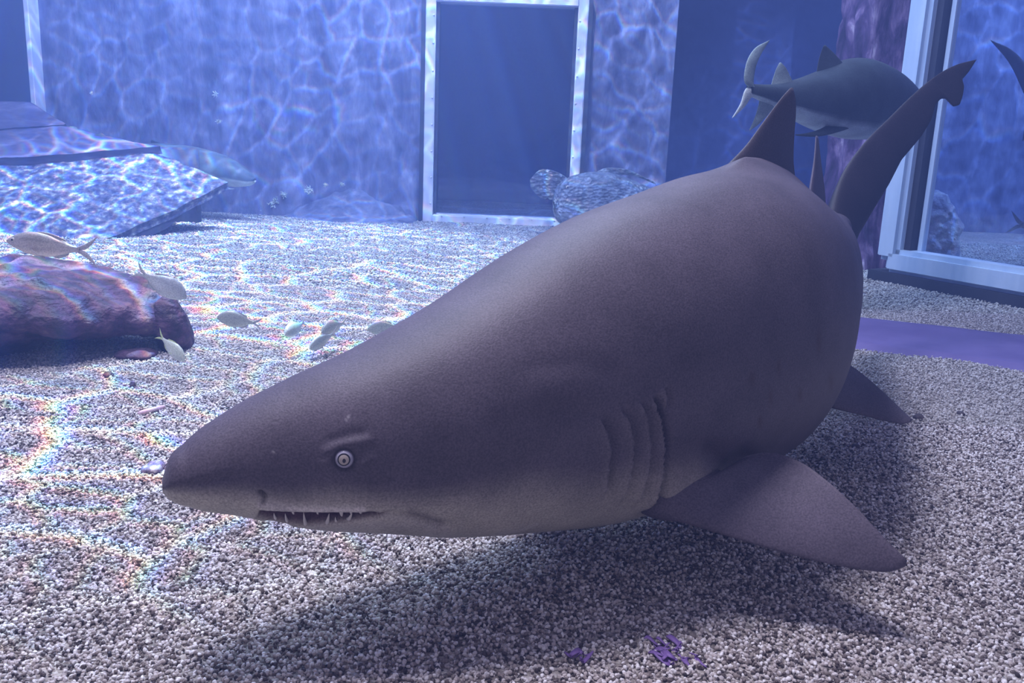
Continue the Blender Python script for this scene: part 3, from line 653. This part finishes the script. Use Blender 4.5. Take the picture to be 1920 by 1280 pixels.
# ------------------------------------------------------------------ purple rock ledge
M_rock = noise_mat('purple_rock', [(.30, (.010, .004, .010)), (.45, (.032, .012, .030)), (.57, (.080, .032, .068)), (.68, (.14, .08, .09)), (.78, (.40, .32, .22))], scale=17, detail=10, stretch=(1, 1, 1.3), bscale=70, bstr=1.0, bdist=.008, rough=.75)
def ledge():
    root = np.array((-1.2, 2.2, 0))
    P = [ell((-1.50, 2.22, .11), (.40, .30, .115), eul(4, 3, 12)), ell((-1.20, 2.30, .130), (.28, .22, .075), eul(6, 8, 10)), ell((-1.02, 2.34, .118), (.150, .15, .050), eul(8, 20, 5)),
         ell((-.890, 2.325, .055), (.042, .080, .092), eul(0, -8, 10)), ell((-1.36, 2.03, .06), (.17, .10, .085), eul(0, 0, 25)), ell((-1.16, 2.12, .125), (.17, .09, .045), eul(12, 10, 25)),
         ell((-1.30, 2.01, .02), (.11, .06, .05)), ell((-1.36, 2.25, .03), (.16, .14, .10)), ell((-1.20, 2.44, .06), (.10, .06, .09))]
    V, Fc = blob_remesh(P, .0085, lambda p: .018 * fnoise(p, 7, 4) + .007 * fnoise(p, 26, 3), 6)
    o = obj('rock_ledge', V - root, Fc, M_rock); o.location = root
    tag(o, 'long purple-brown rock ledge with a dark undercut and a small arch, lying on gravel', 'rock'); return o
ledge()
def stone(name, px, py, w, h, label, m, seed, group=None, sink=.3, cat='stone'):
    p = fl(px, py + h * .3); s = np.linalg.norm(p - CAM) / F; r = np.array([w * .5 * s, w * .42 * s, h * .55 * s])
    V, Fc = ell((0, 0, 0), r, eul(0, 0, seed * 40), 20)
    V = V * np.array([1 + .28 * fnoise(v / r.max() + seed * 3, 1.2, 3) for v in V])[:, None]
    o = obj(name, V, Fc, m); o.location = p + np.array([0, 0, r[2] * (1 - sink) * .8]); return tag(o, label, cat, group)
M_dstone = noise_mat('dark_stone', [(.3, (.03, .025, .03)), (.6, (.09, .07, .08)), (.8, (.22, .18, .20))], scale=60, bscale=200, bstr=.4, bdist=.002)
M_wstone = noise_mat('mottled_stone', [(.35, (.06, .04, .08)), (.5, (.20, .14, .24)), (.62, (.55, .50, .58))], scale=70, bscale=200, bstr=.4, bdist=.002)
stone('pebble', 290, 878, 42, 24, 'mottled purple and white pebble on gravel just ahead of the shark snout', M_wstone, 1)
stone('pebble', 1722, 784, 22, 14, 'dark pebble at the tip of the shark pelvic fin', M_dstone, 2)
stone('pebble', 1801, 776, 14, 9, 'tiny dark pebble on bare gravel beyond the pelvic fin tip', M_dstone, 3)
stone('pebble', 1604, 838, 14, 11, 'tiny dark pebble on gravel between pelvic and pectoral fins', M_dstone, 4)
stone('pebble', 287, 468, 16, 7, 'dark pebble on bright gravel in front of the hull panel', M_dstone, 5)
stone('pebble', 204, 704, 20, 11, 'brown pebble on gravel in front of the rock ledge', M_rock, 6)
stone('pebble', 249, 724, 13, 14, 'dark upright pebble on gravel below the rock ledge arch', M_dstone, 7)
stone('flat_stone', 258, 664, 78, 18, 'low purple-brown stone lying in the mouth of the rock arch', M_rock, 8)
def stick():
    a, b = fl(259, 776, .008), fl(308, 763, .008); n, k = 8, 10; V = []; ax = (b - a) / np.linalg.norm(b - a); h = np.array([0, 0, 1.]); g = np.cross(ax, h)
    for i in range(n):
        u = i / (n - 1); r = .0052 * (1 if 0 < i < n - 1 else .6)
        for j in range(k): an = 2 * math.pi * j / k; V.append((b - a) * u + r * (math.cos(an) * h + math.sin(an) * g) + h * .001)
    o = obj('pink_stick', V, [tuple(f) for f in grid_faces(n, k, True)] + [tuple(range(k)), tuple(range((n - 1) * k, n * k))], plain('pink_plastic', (.75, .52, .58), .5)); o.location = a
    tag(o, 'short straight pale pink stick lying on the gravel', 'stick')
stick()
def weed(px, py, w, h, n, label, seed):
    r = random.Random(seed); c = fl(px, py); V, Fc = [], []
    for k in range(n):
        p = fl(px + r.uniform(-w, w) * .8, py + r.uniform(-h, h) * .8) - c; an = r.uniform(-.9, .9) + (0.5 if px > 1200 else 0); L = r.uniform(.012, .030); wd = r.uniform(.002, .005); b0 = len(V); m = 9
        for i in range(m):
            u = i / (m - 1); x = (u - .5) * L
            q = p + np.array([x * math.cos(an) - .004 * math.sin(u * 7 + k) * math.sin(an), -x * math.sin(an) + .004 * math.sin(u * 7 + k), .008 + .003 * math.sin(u * 5 + k * 2)])
            ww = wd * math.sin(math.pi * (u * .9 + .05)); d = np.array([math.sin(an), math.cos(an), .3 * math.sin(k + u * 6)])
            V += [q - d * ww, q + d * ww, q + d * ww + (0, 0, .0012), q - d * ww + (0, 0, .0012)]
        for i in range(m - 1):
            a = b0 + i * 4
            for s in range(4): Fc.append((a + s, a + 4 + s, a + 4 + (s + 1) % 4, a + (s + 1) % 4))
    o = obj('seaweed_scrap', V, Fc, M_weed); o.location = c; tag(o, label, 'seaweed')
M_weed = plain('purple_weed', (.20, .11, .34), .6)
weed(1265, 1232, 60, 26, 16, 'larger scrap of shredded purple seaweed on gravel in front of the shark shadow', 4)
weed(1095, 1240, 26, 9, 4, 'small scrap of purple seaweed on gravel in front of the shark shadow', 9)

# ------------------------------------------------------------------ wall growth and bank
M_tuft = noise_mat('pale_coral', [(.3, (.60, .70, .62)), (.7, (.88, .92, .80))], scale=60, bstr=.0)
def tuft(px, py, r_px, label, seed):
    Y = YB - .10; c = at(px, py, Y); r = r_px * Y / F; rr = random.Random(seed); V, Fc = [], []
    for k in range(46):
        a = rr.uniform(0, 2 * math.pi); e = rr.uniform(0, 1) ** .5; L = r * rr.uniform(.55, 1.0); d = np.array([math.cos(a) * e, -math.sqrt(max(0, 1 - e * e)) * .9 - .15, math.sin(a) * e]); d /= np.linalg.norm(d)
        h = np.cross(d, [.2, .3, .9]); h /= np.linalg.norm(h); g = np.cross(d, h); b0 = len(V)
        for i in range(4):
            u = i / 3; rad = r * .10 * (1.1 - .5 * u); p = d * L * u + h * r * .12 * math.sin(u * 3 + k)
            for j in range(5): an = 2 * math.pi * j / 5; V.append(p + rad * (math.cos(an) * h + math.sin(an) * g))
        Fc += [tuple(f + b0) for f in grid_faces(4, 5, True)] + [tuple(b0 + 15 + j for j in range(5))]
    o = obj('coral_tuft', V, Fc, M_tuft); o.location = c + np.array([0, .03, 0]); tag(o, label, 'coral', 'pale coral tufts on the back wall')
tuft(512, 382, 15, 'largest pale branching coral tuft, low on the back wall above the gravel', 1)
tuft(530, 366, 9, 'pale coral tuft touching the upper right of the largest tuft', 2)
tuft(578, 357, 12, 'round pale coral tuft on the back wall, above the silt bank foot', 3)
tuft(491, 396, 8, 'dim coral tuft at the wall foot beside the largest tuft', 4)
tuft(609, 347, 6, 'small bright coral speck above the round tuft', 5)
tuft(640, 346, 7, 'faint coral tuft nearest the window above the silt bank', 6)
tuft(402, 176, 8, 'pale coral tuft high on the back wall above the hidden shark', 7)
tuft(408, 228, 8, 'pale coral tuft midway up the wall between shark and higher tuft', 8)
tuft(169, 174, 6, 'bright coral speck on the wall behind the hull panel', 9)
def bank():
    n, m = 60, 16; x0, x1 = at(540, 400, YB)[0], at(785, 400, YB)[0]; V = []
    for i in range(n):
        u = i / (n - 1); x = x0 + (x1 - x0) * u; H = .24 * math.sin(math.pi * u) ** .8 * (.6 + .4 * u)
        for j in range(m):
            w = j / (m - 1); y = YB - .34 * (1 - w) - .01; z = -.012 + H * w ** 1.3 + .035 * fnoise((x, y, 0), 7, 4) * w
            V.append((x, y, z))
    o = obj('silt_bank', V, grid_faces(n, m)[:, ::-1], noise_mat('silt', [(.3, (.07, .08, .14)), (.7, (.22, .24, .34))], scale=12, stretch=(1, 1, 1), bscale=30, bstr=.6, distort=.8))
    tag(o, 'pale rippled silt bank heaped against the back wall next to the window', 'sediment')
bank()
def boulder(name, px, py, Y, r, label, m, seed, R=None):
    c = at(px, py, Y); V, Fc = blob_remesh([ell((0, 0, 0), r, R, 28), ell((r[0] * .5, 0, -r[2] * .3), (r[0] * .6, r[1] * .8, r[2] * .7)), ell((-r[0] * .45, -r[1] * .2, -r[2] * .3), (r[0] * .6, r[1] * .8, r[2] * .75))], .014, lambda p: .035 * fnoise(p + seed, 7, 4) + .01 * fnoise(p + seed, 24, 2), 3)
    o = obj(name, V, Fc, m); o.location = c; return tag(o, label, 'rock')
M_bould = noise_mat('mottled_boulder', [(.3, (.07, .08, .14)), (.5, (.20, .22, .32)), (.68, (.42, .48, .50))], scale=10, detail=8, bscale=30, bstr=.8, bdist=.02)
boulder('boulder', 1738, 452, 4.75, (.15, .12, .26), 'dark boulder on the far side of the slanting window', M_bould, 8)

# ------------------------------------------------------------------ fish
def fish_mesh(L, prof, fins, back, belly, tailc, stripes=0, thick=1.0, n=40, k=28, scales=0):
    """heading +X, nose at +L/2; prof rows: x(0 nose..1 tail root), top, bottom, half width (fractions of length)"""
    A = np.array(prof, float); xs_ = np.linspace(0, 1, n) ** 1.15; T = np.stack([np.interp(xs_, A[:, 0], A[:, c]) for c in (1, 2, 3)], 1)
    T = (np.roll(T, 1, 0) + 2 * T + np.roll(T, -1, 0)) / 4; T[0] = A[0, 1:]; T[-1] = A[-1, 1:]
    V, C = [], []
    for i in range(n):
        x = L * (.5 - xs_[i] * .80)
        for j in range(k):
            a = 2 * math.pi * j / k; s, c = math.sin(a), math.cos(a)
            z = (T[i, 0] if s > 0 else T[i, 1]) * L * abs(s) ** .95; y = T[i, 2] * L * c * thick
            V.append((x, y, z)); u = sstep(z / L, -.10, .10); cc = belly * (1 - u) + back * u
            if stripes: cc = cc * (1 - .28 * max(0, math.sin(z / L * stripes * 2 * math.pi)) * sstep(z / L, -.06, 0))
            if scales: cc = cc * (.75 + .5 * max(0, math.sin(j * 2.3 + (i % 2) * 1.5) * math.sin(i * 2.1)))
            C.append(cc)
    parts = [(np.array(V), [tuple(f) for f in grid_faces(n, k, True)] + [tuple(range(k))[::-1], tuple(range((n - 1) * k, n * k))])]; cols = [np.array(C)]
    for ld, tr, th in fins:
        v, f = fin([np.array(p) * L for p in ld], [np.array(p) * L for p in tr], th * L, th * L * .4, 0, 14, 10); parts.append((v, f)); cols.append(np.tile(tailc, (len(v), 1)))
    V, Fc = merge(parts); return V, Fc, np.concatenate(cols)
BREAM = [(0, .014, -.014, .010), (.04, .065, -.050, .038), (.12, .130, -.100, .066), (.26, .190, -.150, .084), (.44, .205, -.180, .088), (.62, .165, -.155, .070), (.78, .100, -.098, .044), (.9, .050, -.050, .024), (1, .036, -.036, .014)]
SLIM = [(0, .012, -.010, .008), (.05, .045, -.035, .03), (.14, .088, -.07, .052), (.28, .125, -.105, .066), (.45, .135, -.125, .07), (.62, .112, -.112, .058), (.78, .068, -.070, .036), (.9, .034, -.038, .020), (1, .026, -.028, .012)]
def bream_fins(fork=1.0, depth=1.0):
    return [([(-.27, 0, .03), (-.34, 0, .06), (-.42, 0, .11), (-.50, 0, .17 * fork)], [(-.27, 0, -.005), (-.36, 0, .01), (-.42, 0, .06), (-.495, 0, .165 * fork)], .02),
            ([(-.27, 0, -.03), (-.34, 0, -.06), (-.42, 0, -.11), (-.50, 0, -.17 * fork)], [(-.27, 0, .005), (-.36, 0, -.01), (-.42, 0, -.06), (-.495, 0, -.165 * fork)], .02),
            ([(.24, 0, .13 * depth), (.18, 0, .185 * depth), (.05, 0, .195 * depth), (-.14, 0, .13 * depth)], [(.16, 0, .10 * depth), (.10, 0, .12 * depth), (0, 0, .13 * depth), (-.16, 0, .09 * depth)], .016),
            ([(.02, 0, -.12 * depth), (-.03, 0, -.165 * depth), (-.10, 0, -.155 * depth), (-.18, 0, -.10 * depth)], [(0, 0, -.10 * depth), (-.05, 0, -.11 * depth), (-.12, 0, -.09 * depth), (-.19, 0, -.07 * depth)], .014),
            ([(.20, .065, -.03), (.14, .10, -.06), (.06, .12, -.095)], [(.19, .062, -.05), (.12, .09, -.085), (.055, .118, -.10)], .010),
            ([(.20, -.065, -.03), (.14, -.10, -.06), (.06, -.12, -.095)], [(.19, -.062, -.05), (.12, -.09, -.085), (.055, -.118, -.10)], .010),
            ([(.16, .02, -.11 * depth), (.11, .035, -.17 * depth), (.05, .04, -.20 * depth)], [(.11, .02, -.11 * depth), (.07, .032, -.15 * depth), (.045, .04, -.20 * depth)], .010)]
M_fish = vcol_mat('fish_skin', rough=.38, bscale=220, bstr=.2, bdist=.001, mottle=.12, spec=.5)
M_fisheye = plain('fish_eye', (.50, .46, .40), .15); M_fishpup = plain('fish_pupil', (.01, .01, .012), .1)
def add_fish(name, L, px, py, Y, yaw, pitch, label, prof=BREAM, back=(.34, .36, .36), belly=(.56, .56, .54), tailc=(.40, .40, .40), stripes=0, fork=1., depth=1., group='sea bream by the rocks', roll=0, eye=.024, thick=1., cat='fish', fins=None, scales=0, m=None, eye_at=None):
    root = thing(name, label, cat, tuple(at(px, py, Y)), (0, 0, 0), group)
    R = Matrix.Rotation(math.radians(yaw), 3, 'Z') @ Matrix.Rotation(math.radians(pitch), 3, 'Y') @ Matrix.Rotation(math.radians(roll), 3, 'X'); root.rotation_euler = R.to_euler()
    V, Fc, C = fish_mesh(L, prof, bream_fins(fork, depth) if fins is None else fins, np.array(back), np.array(belly), np.array(tailc), stripes, thick, scales=scales)
    obj('body', V, Fc, m or M_fish, root, col=C)
    ex, ez, ey = eye_at or (.405, .030, .046)
    for s in (1, -1):
        v, f = ell((ex * L, s * ey * L * thick, ez * L), (eye * L, eye * L * .55, eye * L), None, 14); e = obj('eye', v, f, M_fisheye, root)
        v, f = ell((ex * L, s * (ey * L * thick + eye * L * .38), ez * L), (eye * L * .52, eye * L * .25, eye * L * .52), None, 10); obj('pupil', v, f, M_fishpup, e)
    return root
add_fish('sea_bream', .198, 98, 462, 1.88, 176, -4, 'slender striped pinkish-grey bream swimming above the rock ledge', SLIM, (.25, .24, .23), (.58, .48, .42), (.36, .34, .35), stripes=22, depth=.72)
add_fish('sea_bream', .135, 300, 531, 2.08, 6, 30, 'grey bream diving nose-down over the end of the rock ledge', back=(.30, .32, .33), belly=(.50, .50, .48))
add_fish('sea_bream', .098, 320, 650, 2.02, -25, 34, 'small pale bream with yellow-green tail at the rock arch', back=(.46, .50, .40), belly=(.58, .60, .54), tailc=(.50, .58, .28))
add_fish('sea_bream', .112, 450, 601, 2.2, 186, -8, 'grey bream with forked tail swimming over bright gravel, side on', back=(.30, .33, .30), belly=(.46, .48, .42), roll=-6)
add_fish('sea_bream', .098, 555, 614, 2.3, -112, 12, 'pale bream hovering alone over gravel beside the overlapping pair', back=(.31, .35, .33), belly=(.44, .47, .45), roll=12, thick=1.3)
add_fish('sea_bream', .110, 628, 612, 2.36, -118, 6, 'pale bream just above and behind another, near the shark flank', back=(.29, .33, .31), belly=(.42, .45, .42))
add_fish('sea_bream', .110, 607, 637, 2.28, -120, 14, 'pale bream just below and in front of another, over gravel', back=(.29, .33, .31), belly=(.42, .45, .42), roll=-12)
add_fish('sea_bream', .100, 724, 614, 2.3, 200, 4, 'pale bream half hidden behind the shark back', back=(.29, .33, .31), belly=(.42, .45, .42))
# big scaly fish resting by the window
GROUP = [(0, .02, -.02, .015), (.012, .075, -.07, .055), (.03, .11, -.10, .08), (.07, .145, -.125, .10), (.16, .178, -.15, .12), (.28, .195, -.16, .135), (.45, .195, -.165, .135), (.62, .155, -.14, .11), (.78, .105, -.10, .07), (.9, .07, -.07, .04), (1, .06, -.06, .025)]
gfins = [([(-.28, 0, .05), (-.36, 0, .08), (-.44, 0, .08), (-.50, 0, .03)], [(-.28, 0, -.05), (-.36, 0, -.08), (-.44, 0, -.08), (-.50, 0, -.03)], .02),
         ([(.26, 0, .15), (.20, 0, .205), (.05, 0, .215), (-.18, 0, .13)], [(.2, 0, .14), (.12, 0, .17), (-.02, 0, .17), (-.2, 0, .11)], .02),
         ([(.30, -.10, .10), (.42, -.16, .19), (.52, -.20, .20), (.58, -.21, .14)], [(.30, -.10, .0), (.42, -.16, .01), (.52, -.20, .03), (.575, -.21, .09)], .02),
         ([(.18, .12, .0), (.14, .20, .0), (.10, .26, -.03)], [(.17, .12, -.05), (.12, .18, -.06), (.09, .255, -.04)], .02),
         ([(.33, .03, -.13), (.46, .02, -.155), (.62, .0, -.165)], [(.26, .03, -.13), (.42, .06, -.17), (.61, .01, -.168)], .014),
         ([(.20, .03, -.14), (.16, .06, -.165), (.10, .08, -.175)], [(.14, .03, -.14), (.10, .05, -.16), (.08, .08, -.177)], .014)]
M_scaly = vcol_mat('scaly_skin', rough=.4, bscale=60, bstr=.9, bdist=.01, mottle=.5, spec=.5, speck=85)
_n, _l = M_scaly.node_tree.nodes, M_scaly.node_tree.links; _v = nd(_n, 'ShaderNodeTexVoronoi', Scale=55); _l.new(coords(_n, _l, (.6, 1, 1)), _v.inputs['Vector'])
_l.new(_v.outputs['Distance'], [x for x in _n if x.type == 'BUMP'][0].inputs['Height'])
add_fish('grouper', .95, 1176, 380, 5.50, -160, 2, 'big blue-grey scaly fish resting on gravel beside the window', GROUP, (.16, .19, .24), (.46, .50, .52), (.13, .15, .17), fins=gfins, group=None, scales=1, m=M_scaly, eye=.011, eye_at=(.44, .11, .066))
# dark fish beyond the slanting window
add_fish('dark_fish', .36, 1952, 428, 4.4, 8, 8, 'dark fish with ragged tail swimming beyond the slanting window', BREAM, (.05, .06, .10), (.10, .12, .18), (.06, .07, .11), group=None, fork=.9)

# ------------------------------------------------------------------ the other sharks
def far_shark(label, spine, fins, back=(.10, .13, .15), pale=(.42, .48, .46), lim=-.35, eye=None):
    A = np.array([[*at(p[0], p[1], p[2]), p[3], p[4]] for p in spine]); d = np.r_[0, np.cumsum(np.linalg.norm(np.diff(A[:, :2], axis=0), axis=1))]
    t = np.linspace(0, d[-1], 110); S = catm(A, t, d); S[:, 3:] = np.maximum(S[:, 3:], .004); G, cx, sz = sections(S, t, 56)
    loc = np.array([A[:, 0].mean(), A[:, 1].mean(), 0]); root = thing('shark', label, 'shark', tuple(loc))
    z = np.broadcast_to(sz[None], G.shape[:2]); wob = np.array([[.16 * fnoise(G[i, j], 7, 3) for j in range(56)] for i in range(110)]); k = sstep(z + wob, lim + .1, lim - .1)[..., None]
    col = np.array(back) * (1 - k) + np.array(pale) * k
    parts = [(G.reshape(-1, 3), [tuple(f) for f in grid_faces(110, 56, True)] + [tuple(range(56))[::-1], tuple(range(109 * 56, 110 * 56))])]; cols = [col.reshape(-1, 3)]
    for ld, tr, th, cc in fins:
        v, f = fin([at(*p) for p in ld], [at(*p) for p in tr], th, .005, th * .8, 24, 16); parts.append((v, f)); cols.append(np.tile(np.array(cc), (len(v), 1)))
    V, Fc = merge(parts); obj('body', V - loc, Fc, M_fskin, root, col=np.concatenate(cols))
    if eye is not None:
        i, j = eye
        for jj in (j, (28 - j) % 56):
            v, f = ell(G[i, jj] - loc, (.009, .009, .009), None, 14); obj('eye', v, f, M_fishpup, root)
    return root
M_fskin = vcol_mat('far_shark_skin', rough=.5, bscale=120, bstr=.3, bdist=.003, mottle=.25, spec=.3)
bk, lt = (.032, .046, .058), (.20, .26, .26)
far_shark('grey shark with pale belly swimming past the rock pillar behind the big shark tail',
    [(1730, 222, 3.42, .012, .012), (1724, 220, 3.40, .035, .04), (1708, 215, 3.37, .070, .07), (1685, 208, 3.32, .098, .093), (1645, 193, 3.23, .122, .112), (1595, 185, 3.13, .130, .115), (1545, 188, 3.04, .098, .095), (1495, 186, 2.96, .062, .065), (1455, 180, 2.90, .036, .038), (1425, 173, 2.86, .023, .024), (1404, 168, 2.84, .017, .014)],
    [([(1606, 150, 3.10), (1575, 112, 3.08), (1560, 96, 3.07), (1547, 84, 3.06)], [(1528, 165, 3.02), (1531, 135, 3.03), (1537, 105, 3.04), (1544, 86, 3.05)], .03, bk),
     ([(1492, 165, 2.95), (1480, 140, 2.94), (1472, 125, 2.93), (1464, 117, 2.92)], [(1443, 172, 2.89), (1449, 148, 2.90), (1456, 128, 2.91), (1461, 118, 2.92)], .02, lt),
     ([(1425, 172, 2.86), (1396, 152, 2.82), (1399, 120, 2.83), (1414, 92, 2.86), (1443, 75, 2.90)], [(1415, 180, 2.85), (1413, 155, 2.84), (1417, 126, 2.85), (1427, 102, 2.87), (1442, 78, 2.90)], .02, lt),
     ([(1420, 165, 2.85), (1400, 165, 2.83), (1388, 195, 2.82), (1372, 222, 2.82)], [(1415, 180, 2.85), (1408, 184, 2.84), (1398, 198, 2.83), (1374, 221, 2.82)], .02, (.46, .52, .50)),
     ([(1455, 195, 2.90), (1440, 215, 2.88), (1420, 235, 2.87), (1406, 245, 2.86)], [(1425, 180, 2.87), (1420, 205, 2.87), (1412, 228, 2.86), (1405, 243, 2.86)], .02, lt),
     ([(1625, 225, 3.10), (1580, 245, 3.0), (1530, 256, 2.94), (1492, 254, 2.9)], [(1570, 215, 3.05), (1545, 238, 2.98), (1515, 249, 2.93), (1491, 252, 2.9)], .02, bk)], bk, (.26, .32, .34), -.64)
far_shark('shark head with light ripples on its back, emerging from behind the hull panel',
    [(478, 338, 5.30, .010, .012), (472, 337, 5.31, .028, .035), (455, 331, 5.33, .058, .065), (425, 322, 5.36, .085, .09), (385, 314, 5.40, .105, .105), (335, 308, 5.44, .115, .11), (270, 300, 5.48, .10, .10), (200, 292, 5.52, .07, .07), (130, 284, 5.55, .04, .04), (90, 280, 5.57, .02, .02)],
    [([(415, 340, 5.27), (428, 352, 5.2), (440, 354, 5.14)], [(385, 340, 5.31), (412, 354, 5.2), (438, 355, 5.14)], .02, lt),
     ([(330, 290, 5.44), (300, 268, 5.46), (285, 262, 5.47)], [(285, 292, 5.47), (283, 275, 5.47), (283, 263, 5.47)], .02, bk),
     ([(95, 280, 5.57), (60, 262, 5.58), (20, 245, 5.6)], [(90, 285, 5.57), (65, 275, 5.58), (22, 248, 5.6)], .02, bk)], (.09, .12, .14), (.50, .58, .52), -.30)
far_shark('dark shark tail beyond the slanting window',
    [(2260, 240, 4.9, .012, .012), (2230, 238, 4.85, .06, .06), (2180, 232, 4.75, .11, .10), (2110, 224, 4.6, .125, .11), (2040, 214, 4.45, .09, .085), (1985, 203, 4.36, .05, .05), (1950, 195, 4.30, .032, .03), (1930, 190, 4.28, .022, .018)],
    [([(1955, 185, 4.30), (1925, 122, 4.27), (1895, 92, 4.25), (1857, 75, 4.23)], [(1935, 215, 4.28), (1915, 165, 4.27), (1892, 118, 4.25), (1858, 77, 4.23)], .03, (.04, .05, .09)),
     ([(1945, 200, 4.29), (1930, 235, 4.28), (1918, 265, 4.27)], [(1930, 200, 4.28), (1922, 232, 4.27), (1917, 263, 4.27)], .02, (.04, .05, .09)),
     ([(2130, 190, 4.62), (2090, 120, 4.58), (2065, 95, 4.56)], [(2060, 185, 4.5), (2062, 140, 4.53), (2064, 97, 4.55)], .03, (.04, .05, .09))], (.04, .05, .09), (.2, .24, .3))

# ------------------------------------------------------------------ the water filling the tank
def water():
    m = bpy.data.materials.new('tank_water'); m.use_nodes = True; N = m.node_tree.nodes; L = m.node_tree.links; N.clear()
    out = N.new('ShaderNodeOutputMaterial'); ab = N.new('ShaderNodeVolumeAbsorption'); scn = N.new('ShaderNodeVolumeScatter'); ad = N.new('ShaderNodeAddShader')
    ab.inputs['Color'].default_value = WATER_ABS; ab.inputs['Density'].default_value = WATER_ABS_D
    scn.inputs['Color'].default_value = WATER_SC; scn.inputs['Density'].default_value = WATER_SC_D; scn.inputs['Anisotropy'].default_value = .2
    L.new(ab.outputs[0], ad.inputs[0]); L.new(scn.outputs[0], ad.inputs[1]); L.new(ad.outputs[0], out.inputs['Volume'])
    o = obj('water', *box((.9, 4.2, 1.6), (11.4, 9.6, 3.5)), m, smooth=False)
    tag(o, 'clear blue water filling the whole tank', 'water', kind='stuff'); return o
WATER_ABS = (.10, .30, .86, 1); WATER_ABS_D = .16
WATER_SC = (.24, .38, 1.0, 1); WATER_SC_D = .06
water()
